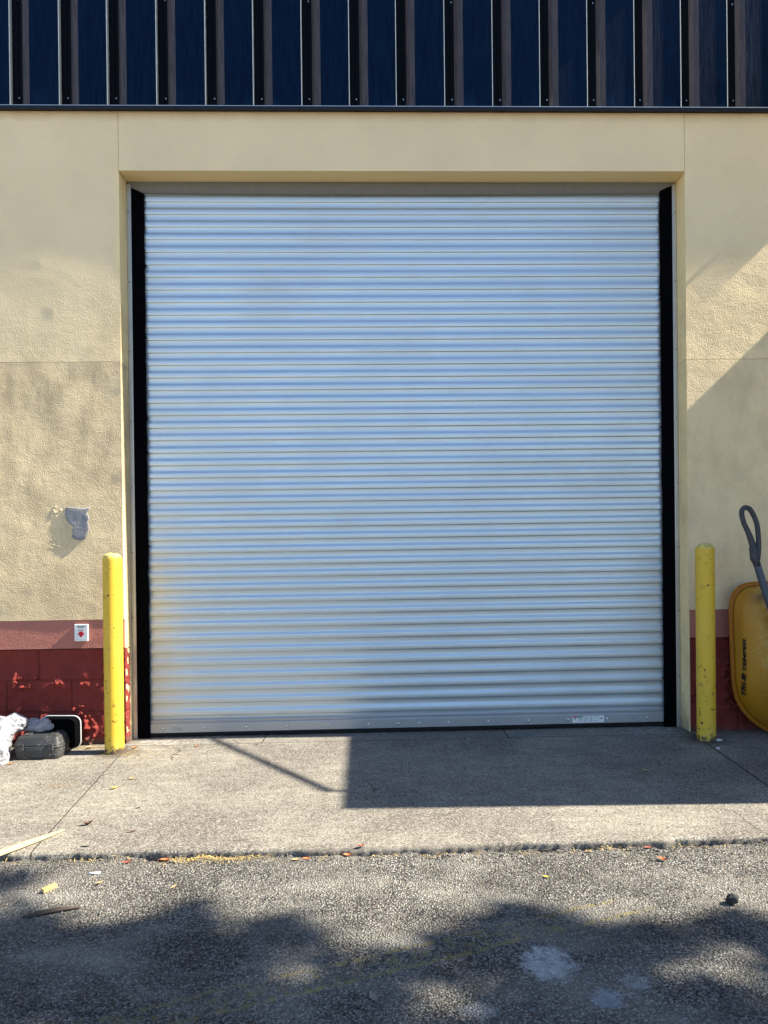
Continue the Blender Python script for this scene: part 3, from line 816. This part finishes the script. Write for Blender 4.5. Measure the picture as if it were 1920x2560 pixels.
# half outline of the rim (x measured from the centre line, z up): top is the tail of the tray
half = [(0, .000), (.06, .004), (.115, .022), (.17, .055), (.225, .10), (.275, .158), (.31, .225), (.328, .30), (.334, .38), (.338, .50), (.342, .62), (.345, .74), (.345, .80), (.338, .855), (.318, .90), (.285, .935), (.245, .953), (.18, .960), (.09, .962), (0, .962)]
def dense(pts, m=4):
    out = []
    for (a, b) in zip(pts, pts[1:]):
        for k in range(m): t = k/m; out.append((a[0]+(b[0]-a[0])*t, a[1]+(b[1]-a[1])*t))
    out.append(pts[-1]); return out
dh = dense(half, 3)
outl = [(x, z) for x, z in dh]+[(-x, z) for x, z in dh[-2:0:-1]]
def tray_y(s):   # inset fraction -> bulge
    return None
bm = bmesh.new(); rings = []; cxz = (0, .52)
levels = [(1.0, .0), (.985, -.010), (.945, -.014), (.925, -.025), (.90, -.055), (.87, -.076), (.83, -.092), (.78, -.105), (.70, -.120), (.6, -.131), (.5, -.139), (.25, -.147), (.05, -.148)]
def lvl(sc, yy, x, z):
    zz = cxz[1]+(z-cxz[1])*sc
    nose = max(0, (.5-zz)/.5)
    return Vector((x*sc, yy*(1-.45*nose**1.5), zz))
for sc, yy in levels: rings.append([bm.verts.new(lvl(sc, yy, x, z)) for x, z in outl])
n = len(outl)
for a, b in zip(rings[2:], rings[3:]):
    for k in range(n): bm.faces.new((a[k], a[(k+1) % n], b[(k+1) % n], b[k]))
bm.faces.new(rings[-1]); 
for v in rings[0]+rings[1]: bm.verts.remove(v)
bmesh.ops.recalc_face_normals(bm, faces=bm.faces[:])
if sum(f.normal.y for f in bm.faces) > 0: bmesh.ops.reverse_faces(bm, faces=bm.faces[:])
tray = fin('tray', bm, M_tray, WB, True)
tray.modifiers.new('thick', 'SOLIDIFY').thickness = .004
bm = bmesh.new(); rings = []
for sc, yy in ((.985, .004), (1.0, .004), (1.003, -.004), (1.0, -.013), (.992, -.0145), (.985, -.008), (.944, -.0125), (.946, -.016)):
    rings.append([bm.verts.new(lvl(sc, yy, x, z)) for x, z in outl])
for a, b in zip(rings, rings[1:]):
    for k in range(n): bm.faces.new((a[k], a[(k+1) % n], b[(k+1) % n], b[k]))
# gussets under the lip
per = [(.334, .38), (.339, .54), (.343, .70), (.324, .27), (.21, .09), (.12, .023), (.19, .9595), (.09, .962)]
for gx, gz_ in per:
    for sgn in (-1, 1):
        a = lvl(1.0, -.012, gx*sgn, gz_); b = lvl(.935, -.028, gx*sgn, gz_)
        c = lvl(1.0, -.002, gx*sgn, gz_); d_ = lvl(.935, -.004, gx*sgn, gz_)
        t = Vector((0, 0, .0018)) if abs(gx) > .3 else Vector((.0018, 0, 0.0))
        v = [bm.verts.new(p+q) for q in (t, -t) for p in (a, b, d_, c)]
        bm.faces.new(v[:4]); bm.faces.new(v[4:][::-1]); bm.faces.new((v[0], v[1], v[5], v[4]))
bmesh.ops.recalc_face_normals(bm, faces=bm.faces[:])
fin('rim', bm, M_lip, tray, True)
# lettering runs up the tray
bm = text_mesh('TRUE TEMPER.', .050, .40, .0022, .98)
for v in bm.verts:
    u, w_ = v.co.x, v.co.y
    v.co = Vector((-.290-w_*.34, 0, .434+u*1.18))
for v in bm.verts:   # lay the letters on the tray surface
    x, z = v.co.x, v.co.z
    # find bulge level by radial fraction against the outline half width
    hw = .34 if z > .38 else .33
    f = abs(x)/hw; yy = None
    for (s0, y0), (s1, y1) in zip(levels, levels[1:]):
        if s1 <= f <= s0: yy = y0+(y1-y0)*(s0-f)/(s0-s1)
    v.co.y = (yy or -.19)-.004
fin('lettering', bm, M_ink, tray)
LOOP = [(-.275, 1.115), (-.297, 1.20), (-.322, 1.27), (-.345, 1.32), (-.358, 1.375), (-.353, 1.40), (-.335, 1.413), (-.308, 1.402), (-.283, 1.36), (-.266, 1.31), (-.259, 1.25), (-.258, 1.17), (-.266, 1.10)]
for s in (-1, 1):
    bm = bmesh.new()
    P = [Vector((-s*x, y, z)) for x, y, z in ((-.276, -.20, 1.10), (-.213, -.195, .90), (-.145, -.19, .70), (-.085, -.19, .50), (-.055, -.19, .30), (-.05, -.17, .06))]
    tube(bm, P, .0165, 4, sq=(.95, .95))
    h = fin('handle', bm, M_tube, WB)
    bm = bmesh.new()
    pts = [Vector((-s*x, -.20, z)) for x, z in LOOP]
    sm = []
    for i in range(len(pts)-1):
        p0, p1, p2, p3 = pts[max(i-1, 0)], pts[i], pts[i+1], pts[min(i+2, len(pts)-1)]
        for k in range(4):
            t = k/4; sm.append(.5*((2*p1)+(p2-p0)*t+(2*p0-5*p1+4*p2-p3)*t*t+(3*p1-p0-3*p2+p3)*t**3))
    sm.append(pts[-1])
    rr_ = [.0150+.006*max(0, 1-i/10)+.003*max(0, 1-(len(sm)-1-i)/6) for i in range(len(sm))]
    tube(bm, sm, rr_, 12)
    tube(bm, [Vector((-s*-.30, -.20, 1.175)), Vector((-s*-.285, -.20, 1.11)), Vector((-s*-.262, -.20, 1.062))], [.015, .024, .019], 10)
    fin('grip', bm, M_grip, h, True)
# wheel, axle brackets, legs
bm = bmesh.new()
for i in range(36):
    pass
ring_o = []
seg, ss = 36, 12
for i in range(seg):
    a = 2*math.pi*i/seg
    ring_o.append([bm.verts.new(((.045*math.sin(2*math.pi*k/ss)), -.30+(.155+.05*math.cos(2*math.pi*k/ss))*math.cos(a), .215+(.155+.05*math.cos(2*math.pi*k/ss))*math.sin(a))) for k in range(ss)])
for i in range(seg):
    a, b = ring_o[i], ring_o[(i+1) % seg]
    for k in range(ss): bm.faces.new((a[k], a[(k+1) % ss], b[(k+1) % ss], b[k]))
bmesh.ops.recalc_face_normals(bm, faces=bm.faces[:])
for v in bm.verts: v.co.y -= .04
wh = fin('wheel', bm, M_rubber, WB, True)
bm = bmesh.new(); bmesh.ops.create_cone(bm, cap_ends=True, segments=24, radius1=.11, radius2=.11, depth=.05, matrix=Matrix.Translation((0, -.34, .215)) @ Matrix.Rotation(rad(90), 4, 'Y'))
bmesh.ops.create_cone(bm, cap_ends=True, segments=12, radius1=.012, radius2=.012, depth=.16, matrix=Matrix.Translation((0, -.34, .215)) @ Matrix.Rotation(rad(90), 4, 'Y'))
fin('hub', bm, M_galv, wh)
for s in (-1, 1):
    bm = bmesh.new(); tube(bm, [(s*.06, -.195, .35), (s*.075, -.34, .215), (s*.055, -.19, .12)], .011, 8); fin('axle_bracket', bm, M_tube, WB, True)
    bm = bmesh.new(); tube(bm, [(s*.18, -.19, .80), (s*.21, -.40, .72), (s*.21, -.41, .66), (s*.09, -.19, .52)], .012, 8); fin('leg', bm, M_tube, WB, True)

# ------------------------------------------------------------------ tool case, dark open case behind, plastic bag
TB = tag(empty('tool_case', (-2.19, -.215, gz(-2.2)), rad(1.5)), 'dusty black moulded tool case lying flat on the concrete by the left bollard', 'tool case')
def rbox(bm, w, d, z0, z1, r, tx=0., seg=5):
    """rounded-corner box, tapered by tx towards z1"""
    rings = []
    nn = 5
    prof = [(z0, -.006), (z0+.006, 0)]+[(z0+.006+(z1-z0-.006-.018)*t, -tx*t) for t in (.33, .66, 1)]+[(z1-.009, -tx-.004), (z1-.002, -tx-.012), (z1, -tx-.022)]
    for z, ins in prof:
        ring = []
        W2, D2 = w/2+ins, d/2+ins; rr = max(.004, r+ins)
        for (sx_, sy_, a0) in ((1, -1, -90), (1, 1, 0), (-1, 1, 90), (-1, -1, 180)):
            for k in range(nn):
                a = rad(a0+90*k/(nn-1))
                ring.append(bm.verts.new((sx_*(W2-rr)+rr*math.cos(a), sy_*(D2-rr)+rr*math.sin(a), z)))
        rings.append(ring)
    for a, b in zip(rings, rings[1:]):
        m_ = len(a)
        for k in range(m_): bm.faces.new((a[k], a[(k+1) % m_], b[(k+1) % m_], b[k]))
    bm.faces.new(rings[0][::-1]); bm.faces.new(rings[-1])
bm = bmesh.new(); rbox(bm, .300, .215, 0, .112, .032, -.004); case_base = fin('case_base', bm, M_case, TB, True)
bm = bmesh.new(); rbox(bm, .318, .232, .094, .112, .036, 0); fin('seam_flange', bm, M_case, TB, True)
bm = bmesh.new(); rbox(bm, .308, .222, .106, .178, .034, .016)
lid = fin('lid', bm, M_case, TB, True)
for x in (-.085, .09):
    bm = bmesh.new(); box(bm, x-.026, x+.026, -.062, .07, .168, .187, .006); fin('lid_rib', bm, M_case, lid)
TB.scale = (.86, .90, .74); TB.location.x -= .012
bm = bmesh.new(); box(bm, -.045, .045, -.050, .06, .172, .1795, .003); fin('lid_panel', bm, M_case, lid)
for x in (-.095, .1):
    bm = bmesh.new(); box(bm, x-.018, x+.018, -.1235, -.112, .075, .128, .003); fin('latch', bm, M_case, TB)
for o in TB.children:
    if o.name.startswith(('lid', 'case_base', 'seam')): 
        md = o.modifiers.new('s', 'EDGE_SPLIT'); md.split_angle = rad(50)

DC = tag(empty('open_case_lid', (-2.165, -.055, gz(-2.1)), rad(-4)), 'black case lid with pale rim propped up behind the dusty tool case', 'case lid')
bm = bmesh.new()
def shell(sc, yy): 
    out = []
    for (sx_, sz_, a0) in ((1, -1, -90), (1, 1, 0), (-1, 1, 90), (-1, -1, 180)):
        rr = .042
        for k in range(6):
            a = rad(a0+90*k/5); out.append(((sx_*(.122-rr)+rr*math.cos(a))*sc, yy, .102+(sz_*(.098-rr)+rr*math.sin(a))*sc))
    return out
R_ = [[bm.verts.new(p) for p in shell(s_, y_)] for s_, y_ in ((.5, -.105), (.86, -.104), (.90, -.098), (.92, -.085), (.95, -.03), (.955, -.012), (.985, -.010), (.985, .0))]
for a, b in zip(R_, R_[1:]):
    for k in range(len(a)): bm.faces.new((a[k], b[k], b[(k+1) % len(a)], a[(k+1) % len(a)]))
bm.faces.new(R_[0]); bm.faces.new(R_[-1]); bmesh.ops.recalc_face_normals(bm, faces=bm.faces[:])
o = fin('shell', bm, M_black, DC, True); o.modifiers.new('t', 'EDGE_SPLIT').split_angle = rad(40)
bm = bmesh.new(); tube(bm, shell(1.0, -.006), .0045, 8, closed=True); fin('rim', bm, M_rim, DC, True)

def blob_mesh(balls, vox, seed, amp):
    bm = bmesh.new()
    for (x, y, z, rx, ry, rz_) in balls:
        bmesh.ops.create_icosphere(bm, subdivisions=3, radius=1, matrix=Matrix.Translation((x, y, z)) @ Matrix.Diagonal((rx, ry, rz_, 1)))
    me = bpy.data.meshes.new('tmp'); bm.to_mesh(me); bm.free()
    o = bpy.data.objects.new('tmp', me); COL.objects.link(o)
    md = o.modifiers.new('r', 'REMESH'); md.mode = 'VOXEL'; md.voxel_size = vox
    sm = o.modifiers.new('s', 'SMOOTH'); sm.iterations = 8; sm.factor = .6
    dg = bpy.context.evaluated_depsgraph_get(); m2 = bpy.data.meshes.new_from_object(o.evaluated_get(dg))
    bpy.data.objects.remove(o); bm = bmesh.new(); bm.from_mesh(m2); bm.normal_update()
    q_ = random.Random(seed)
    for v in bm.verts:
        p = v.co*9+Vector((seed, 0, 0))
        fold = 1-abs(noise.noise(p+Vector((0, 0, p.z*-.5))))*2.4
        v.co += v.normal*(amp*(fold-.4)+q_.uniform(-1, 1)*vox*.26)+Vector((q_.uniform(-1, 1), q_.uniform(-1, 1), q_.uniform(-1, 1)))*vox*.22
    bmesh.ops.triangulate(bm, faces=bm.faces[:])
    for v in bm.verts: v.co.z = max(v.co.z, .001)
    return bm
BG = tag(empty('plastic_bag', (-2.495, -.32, gz(-2.5))), 'crumpled white plastic bag slumped against the left side of the tool case', 'bag')
bm = blob_mesh([(-.09, .02, .10, .24, .15, .13), (.02, -.03, .10, .13, .13, .12), (.10, -.035, .05, .07, .11, .075), (-.03, .04, .20, .17, .10, .07), (.10, .10, .20, .10, .07, .045), (.06, .05, .17, .10, .08, .06)], .024, 3, .030)
fin('sack', bm, M_bag, BG, False)
B2 = tag(empty('crumpled_bag', (-2.25, -.17, gz(-2.2)+.135)), 'small knotted white plastic bag resting on top of the tool case', 'bag')
bm = blob_mesh([(.0, 0, .035, .085, .06, .042), (-.035, .02, .062, .05, .045, .035), (.055, -.01, .03, .05, .045, .034), (-.11, .02, .02, .07, .04, .026), (.02, .01, .075, .04, .035, .03)], .014, 8, .018)
for v in bm.verts: v.co.z += 0
o = fin('wrapped_sack', bm, M_bag, B2, False); B2.scale = (.86, .86, .86)

# ------------------------------------------------------------------ loose bits on the ground
def az(x, y): return asph_z(x, y) if y < edge_y(x) else gz(x)
# lath
d0 = Vector((-1.528, -1.449, gz(-1.5))); dirn = Vector((-.138, -.246, 0)).normalized()
LT = empty('wood_lath', d0); LT.rotation_euler = (0, 0, 0)
bm = bmesh.new(); side = Vector((-dirn.y, dirn.x, 0))
secs = [(0, .002, .004), (.05, .007, .006), (.12, .0125, .0085), (.2, .0165, .010), (.4, .0185, .010), (.75, .0195, .011)]
A = []
for d_, hw, th in secs:
    c = dirn*d_+side*(.003*math.sin(d_*14)); lift = .004+.010*d_
    A.append([bm.verts.new(c+side*sx_*hw+Vector((0, 0, lift+zz))) for sx_, zz in ((-1, 0), (1, 0), (1, th), (.1, th*1.15), (-1, th))])
for a, b in zip(A, A[1:]):
    for k in range(5): bm.faces.new((a[k], a[(k+1) % 5], b[(k+1) % 5], b[k]))
bm.faces.new(A[0]); bm.faces.new(A[-1]); bmesh.ops.recalc_face_normals(bm, faces=bm.faces[:])
bpy.data.objects.remove(LT)
tag(fin('wood_lath', bm, M_lath, None, False, d0), 'long pale pointed wood lath lying across the concrete edge at lower left', 'wood strip')
def stone(name, mat, x, y, s, sc, label, cat, rz=0., seed=0, sub=2, zo=0.):
    bm = bmesh.new(); bmesh.ops.create_icosphere(bm, subdivisions=sub, radius=1)
    for v in bm.verts:
        v.co *= 1+.35*noise.noise(v.co*1.6+Vector((seed, 0, 0)))
        v.co = Vector((v.co.x*s*sc[0], v.co.y*s*sc[1], v.co.z*s*sc[2]))
    zm = min(v.co.z for v in bm.verts)
    o = fin(name, bm, mat, None, False, (x, y, az(x, y)-zm*.85+zo)); o.rotation_euler = (0, 0, rz)
    return tag(o, label, cat)
stone('dark_rock', M_rock, .994, -2.192, .021, (1, .9, .85), 'dark angular rock alone on the sunlit asphalt at lower right', 'rock', seed=4, sub=1)
stone('concrete_crumb', M_pale, 1.872, -.235, .016, (1.3, 1, .5), 'larger pale crumb on the ground right beside the right bollard', 'debris', seed=2)
stone('concrete_crumb', M_pale, 1.785, -.41, .009, (1.4, 1, .6), 'tiny pale crumb in front of the right bollard', 'debris', seed=6)
bm = bmesh.new(); vs = box(bm, -.026, .026, -.009, .009, 0, .013, .001)
for v in bm.verts: v.co.y += .004*math.sin(v.co.x*60); v.co.z += .002*N(v.co.x, v.co.y, 0, 80)
o = fin('wood_offcut', bm, M_chip, None, False, (-1.352, -1.958, az(-1.352, -1.958)+.002)); o.rotation_euler = (0, 0, rad(52))
tag(o, 'short tan wood offcut on the asphalt at far left', 'wood chip')
bm = bmesh.new(); tube(bm, [(-.09, -.004, .004), (-.05, .0, .007), (0, .004, .008), (.05, .003, .006), (.085, .0, .003)], [.006, .011, .012, .009, .003], 8)
for v in bm.verts: v.co.z *= .6
o = fin('dark_stick', bm, M_bark, None, True, (-1.262, -2.122, az(-1.262, -2.122)+.004)); o.rotation_euler = (0, 0, rad(20))
tag(o, 'dark weathered strip of wood on the asphalt below the tan offcut', 'stick')
bm = bmesh.new(); tube(bm, [(-.022, 0, .005), (.022, 0, .005)], .0042, 8)
o = fin('cigarette_end', bm, M_pale, None, True, (-1.246, -1.828, az(-1.246, -1.828))); o.rotation_euler = (0, 0, rad(12))
tag(o, 'small white cigarette end on the asphalt near the slab edge', 'litter')
bm = bmesh.new(); tube(bm, [(0, 0, .002), (.002, .035, .003)], .0018, 6)
tag(fin('nail', bm, M_galv, None, True, (.364, -.075, gz(.364))), 'thin pale nail lying at the threshold joint in the door shadow', 'nail')

def leaf_mesh(L, Wd, curl, seed):
    bm = bmesh.new(); n = 8; rows = []
    for i in range(n+1):
        t = i/n; wv = Wd*math.sin(math.pi*min(1, t*1.02+.02))**.8*(1-.25*t)
        x = (t-.5)*L; z = curl*L*(4*(t-.5)**2)*.35
        jag = 1+.12*N(t, seed, 0, 9)
        rows.append([bm.verts.new((x, s*wv*jag, z+curl*abs(s)*wv*.9+.002)) for s in (-1, -.5, 0, .5, 1)])
    for a, b in zip(rows, rows[1:]):
        for k in range(4): bm.faces.new((a[k], a[k+1], b[k+1], b[k]))
    tube(bm, [rows[0][2].co.copy(), rows[0][2].co+Vector((-.25*L, .02*L, .0015))], .0008, 5)
    return bm
leaves = [
 ('yellow', -1.523, -.894, .036, .011, .8, 40, 'bright yellow leaf on the left part of the concrete apron'),
 ('tan', -1.49, -.735, .036, .009, .5, 10, 'pale tan leaf just above the bright yellow leaf'),
 ('brown', -1.452, -1.385, .046, .013, 1., 20, 'curled dark brown leaf on the concrete near the tip of the wood lath'),
 ('brown', -1.225, -1.478, .044, .007, .5, 15, 'narrow dark leaf on the concrete right of the curled brown leaf'),
 ('grey', -1.36, -1.618, .040, .010, .3, 5, 'flat grey leaf on the concrete close to the slab edge'),
 ('grey', -1.30, -1.18, .032, .008, .5, 50, 'small grey leaf in the middle of the left apron'),
 ('grey', -1.30, -1.08, .018, .005, .4, 0, 'tiny grey leaf scrap on the left apron'),
 ('orange', -1.32, -.10, .030, .010, .6, 160, 'small orange leaf scrap before the door threshold at left'),
 ('orange', -1.70, -.11, .036, .012, .7, 200, 'orange leaf beside the foot of the left bollard'),
 ('brown', -.202, -1.009, .044, .009, .4, 5, 'brown leaf lying inside the big shadow on the concrete'),
 ('tan', .82, -.33, .045, .009, .4, -25, 'dull tan leaf in shade on the right part of the apron'),
 ('tan', 1.22, -.80, .045, .011, .3, -20, 'greenish tan leaf in shade near the right joint'),
 ('orange', -1.016, -1.705, .044, .016, .9, 15, 'orange curled leaf lying in the slab edge gap'),
 ('red', -1.16, -1.735, .040, .011, .5, 190, 'faded reddish leaf on the asphalt left of the orange curled leaf'),
 ('tan', -.50, -1.745, .034, .010, .6, 30, 'tan leaf on the asphalt below the slab edge'),
 ('orange', -.46, -1.735, .034, .009, .6, 10, 'pale orange leaf under the slab edge'),
 ('orange', -.30, -1.735, .036, .013, .8, 0, 'bright orange leaf under the slab edge at centre left'),
 ('red', -.25, -1.70, .036, .009, .7, 25, 'rust red leaf stuck in the slab edge crack'),
 ('tan', -.20, -1.73, .036, .007, .4, 80, 'upright tan leaf beside the rust red leaf'),
 ('tan', -1.19, -1.915, .034, .008, .4, 60, 'pale leaf on the sunlit asphalt at left'),
 ('tan', -.91, -1.955, .030, .006, .4, 65, 'second pale leaf on the asphalt, right of the first'),
 ('grey', -.185, -2.635, .05, .012, .3, 110, 'long grey leaf in tree shade at the bottom of the picture'),
 ('red', .885, -1.735, .034, .007, .3, 0, 'thin red leaf on the asphalt by the slab edge at right'),
 ('orange', .90, -1.845, .036, .012, .9, -20, 'crumpled brown orange leaf on the sunlit asphalt at right'),
 ('yellow', .43, -1.96, .026, .008, .4, -40, 'small yellowish leaf scrap in the middle of the sunlit asphalt'),
 ('tan', -2.42, -.43, .040, .014, .6, 30, 'tan leaf at the foot of the white bag'),
 ('orange', -2.30, -.40, .034, .010, .6, 10, 'orange leaf between the white bag and the camera'),
 ('tan', -1.98, -.085, .045, .018, .7, 60, 'large pale leaf between the tool case and the left bollard'),
 ('brown', -.95, -.09, .030, .007, .5, 10, 'brown leaf scrap by the door threshold'),
 ('brown', -1.62, -.27, .030, .006, .5, -30, 'brown leaf scrap in front of the left bollard'),
]
for i, (c, x, y, L, Wd, cu, rz_, lab) in enumerate(leaves):
    o = fin('fallen_leaf', leaf_mesh(L, Wd, cu, i), M_leafs[c], None, True, (x, y, az(x, y)+.0015)); o.rotation_euler = (rad(rnd.uniform(-8, 8)), rad(rnd.uniform(-6, 6)), rad(rz_))
    tag(o, lab, 'leaf', 'leaves fallen on the ground')

# dry litter and gravel (uncountable)
bm = bmesh.new(); r_ = random.Random(3)
def blade(x, y, L, a, z, tilt=0):
    d_ = Vector((math.cos(a), math.sin(a), tilt)); s_ = Vector((-math.sin(a), math.cos(a), 0))*r_.uniform(.0006, .0016)
    p = Vector((x, y, z+.002)); m_ = p+d_*L*.5+Vector((0, 0, L*.10)); q = p+d_*L
    v = [bm.verts.new(k) for k in (p-s_, p+s_, m_+s_, m_-s_, q)]
    bm.faces.new(v[:4]); bm.faces.new((v[3], v[2], v[4]))
for i in range(900):
    x = r_.uniform(-2.2, 1.9) if i % 3 else r_.gauss(-.83, .10)
    y = edge_y(x)-abs(r_.gauss(0, .03))-.002
    if noise.noise(Vector((x*5, 0, 3))) < -.05 and i % 3: continue
    blade(x, y, r_.uniform(.008, .04), r_.uniform(0, 6.28), az(x, y), r_.uniform(0, .25))
for i in range(260):
    x = r_.gauss(-1.62, .12) if i % 2 else r_.uniform(-2.1, -1.8); y = (-.30+.10*r_.gauss(0, 1)) if i % 2 else -.05-abs(r_.gauss(0, .03))
    blade(x, y, r_.uniform(.01, .05), r_.uniform(-.3, .9), gz(x), 0)
for i in range(60):
    x = r_.uniform(1.6, 2.3); y = -.05-abs(r_.gauss(0, .05)); blade(x, y, r_.uniform(.01, .03), r_.uniform(0, 6), gz(x))
tag(fin('dry_litter', bm, M_straw), 'dry straw and needles caught along the slab edge and wall foot', 'litter', kind='stuff')
bm = bmesh.new()
def peb(x, y, s):
    mt = Matrix.Translation((x, y, az(x, y)+s*.35)) @ Matrix.Rotation(r_.random()*6, 4, 'Z') @ Matrix.Rotation(r_.random()*2, 4, 'X') @ Matrix.Diagonal((s*r_.uniform(.7, 1.2), s*r_.uniform(.6, 1), s*r_.uniform(.45, .8), 1))
    k = len(bm.verts); bmesh.ops.create_icosphere(bm, subdivisions=1, radius=1, matrix=mt)
for i in range(800):
    x = r_.uniform(-2., 1.9); y = edge_y(x)-.004-abs(r_.gauss(0, .055))
    peb(x, y, r_.uniform(.002, .0065))
for i in range(1500):
    x = r_.uniform(-1.8, 1.6); y = r_.uniform(-2.9, -1.75); peb(x, y, r_.uniform(.002, .0055))
for i in range(160):
    x = r_.uniform(-2.2, 2.1); y = r_.uniform(-1.6, -.1); peb(x, y, r_.uniform(.0012, .003))
tag(fin('loose_gravel', bm, M_gravel), 'loose gravel crumbs scattered over the asphalt and slab edge', 'gravel', kind='stuff')

# ------------------------------------------------------------------ tree that shades the foreground (beyond the right edge)
TR = tag(empty('shade_tree', (7.6, -6.6, -.03)), 'broad leafy tree standing off to the right whose shade falls on the asphalt', 'tree')
bm = bmesh.new()
tube(bm, [(0, 0, -.1), (.05, .1, 1.2), (-.05, .15, 2.6), (.1, .2, 4.2), (0, .3, 5.6)], [.30, .24, .21, .17, .1], 12)
for a in range(7):
    an = a*2*math.pi/7+.3; r1 = 2.3
    tube(bm, [(0, .15, 2.9+.25*a), (math.cos(an)*r1*.5, math.sin(an)*r1*.5, 4.2+.25*a), (math.cos(an)*r1, math.sin(an)*r1, 5.4+.3*a)], [.11, .07, .03], 8)
fin('trunk', bm, M_barkt, TR, True)
edge_pts = [(-3.5, -1.8), (-2.2, -1.68), (-1.75, -1.70), (-1.52, -1.80), (-1.25, -2.12), (-1.05, -2.10), (-.63, -2.10), (-.40, -2.17), (-.10, -2.36), (.05, -2.22), (.20, -2.08), (.36, -2.12), (.53, -2.22), (.70, -2.27), (.85, -2.20), (.98, -2.27), (1.15, -2.40), (1.7, -2.5), (3.2, -2.6)]
def lim(x):
    for (a, ya), (b, yb_) in zip(edge_pts, edge_pts[1:]):
        if a <= x <= b: return ya+(yb_-ya)*(x-a)/(b-a)
    return -3.2
def lim2(x): return lim(x)+.15*noise.fractal(Vector((x*4.3, 7, 0)), .8, 2.2, 4)
def fleck(x, y):
    n_ = noise.noise(Vector((x*4.6, y*7.5, 2.5)))
    return n_ > (.22 if y > lim(x)-.32 else .40)
holes = [(-.20, -2.36, .10, .035, .8), (-.33, -2.46, .13, .045, .55), (.715, -2.575, .09, .03, .85), (.03, -2.63, .12, .06, .55), (-1.44, -2.05, .10, .06, .85), (-.08, -2.75, .12, .05, .7), (.36, -2.42, .0, .0, 0), (-.75, -2.6, .16, .06, .3), (.9, -2.75, .1, .05, .4)]
bm = bmesh.new(); r_ = random.Random(11)
cl = []
for i in range(150):
    while True:
        p = Vector((r_.uniform(-1, 1), r_.uniform(-1, 1), r_.uniform(-1, 1)))
        if .35 < p.length < 1: break
    cl.append((Vector((p.x*3.6, p.y*4.3, 6.6+p.z*2.2)), r_.uniform(.5, .95)))
cnt = 0
for c, rr in cl:
    for k in range(230):
        d_ = Vector((r_.gauss(0, .45), r_.gauss(0, .45), r_.gauss(0, .38)))*rr
        p = c+d_; wx, wy, wz = 7.6+p.x, -6.6+p.y, p.z
        gx_, gy_ = wx-wz/TS, wy+EPS*wz/TS
        if wz < 3.2: continue
        sz = r_.uniform(.05, .085)
        if -4 < gx_ < 4:
            if gy_ > lim2(gx_)-.03-r_.random()**2*.16: continue
        elif gy_ > -2.6: continue
        kill = False
        for hx_, hy_, rx, ry, pr_ in holes:
            if rx and ((gx_-hx_)/(rx+.05))**2+((gy_-hy_)/(ry+.05))**2 < 1 and r_.random() < pr_+.1: kill = True
        if kill or (-3 < gx_ < 3 and fleck(gx_, gy_) and r_.random() < .78): continue
        n_ = Vector((r_.gauss(0, 1), r_.gauss(0, 1), r_.gauss(0, 1)+.6)).normalized()
        u = n_.orthogonal().normalized(); v_ = n_.cross(u)
        a = r_.random()*6.28; u, v_ = u*math.cos(a)+v_*math.sin(a), v_*math.cos(a)-u*math.sin(a)
        q = [bm.verts.new(p+u*sz*x_+v_*sz*y_) for x_, y_ in ((-1.2, 0), (-.3, -.55), (.7, -.4), (1.3, 0), (.7, .4), (-.3, .55))]
        bm.faces.new(q); cnt += 1
# denser leaf sprays over the part that shades the frame, so the shade is nearly closed
for i in range(24000):
    gx_ = r_.uniform(-2.4, 1.9); gy_ = r_.uniform(-3.6, -1.75)
    if gy_ > lim2(gx_)-.02-.14*abs(r_.gauss(0, .6)): continue
    h_ = 5.2+2.4*r_.random()
    kill = False
    for hx_, hy_, rx, ry, pr_ in holes:
        if rx and ((gx_-hx_)/(rx+.05))**2+((gy_-hy_)/(ry+.05))**2 < 1 and r_.random() < pr_+.1: kill = True
    if kill or (fleck(gx_, gy_) and r_.random() < .78): continue
    p = Vector((gx_+h_/TS-7.6, gy_-EPS*h_/TS+6.6, h_)); sz = r_.uniform(.035, .06)
    n_ = Vector((r_.gauss(0, 1)+.5, r_.gauss(0, 1), r_.gauss(0, 1)+.6)).normalized()
    u = n_.orthogonal().normalized(); v_ = n_.cross(u)
    q = [bm.verts.new(p+u*sz*x_+v_*sz*y_) for x_, y_ in ((-1.2, 0), (-.3, -.55), (.7, -.4), (1.3, 0), (.7, .4), (-.3, .55))]
    bm.faces.new(q)
fin('crown', bm, M_foliage, TR)
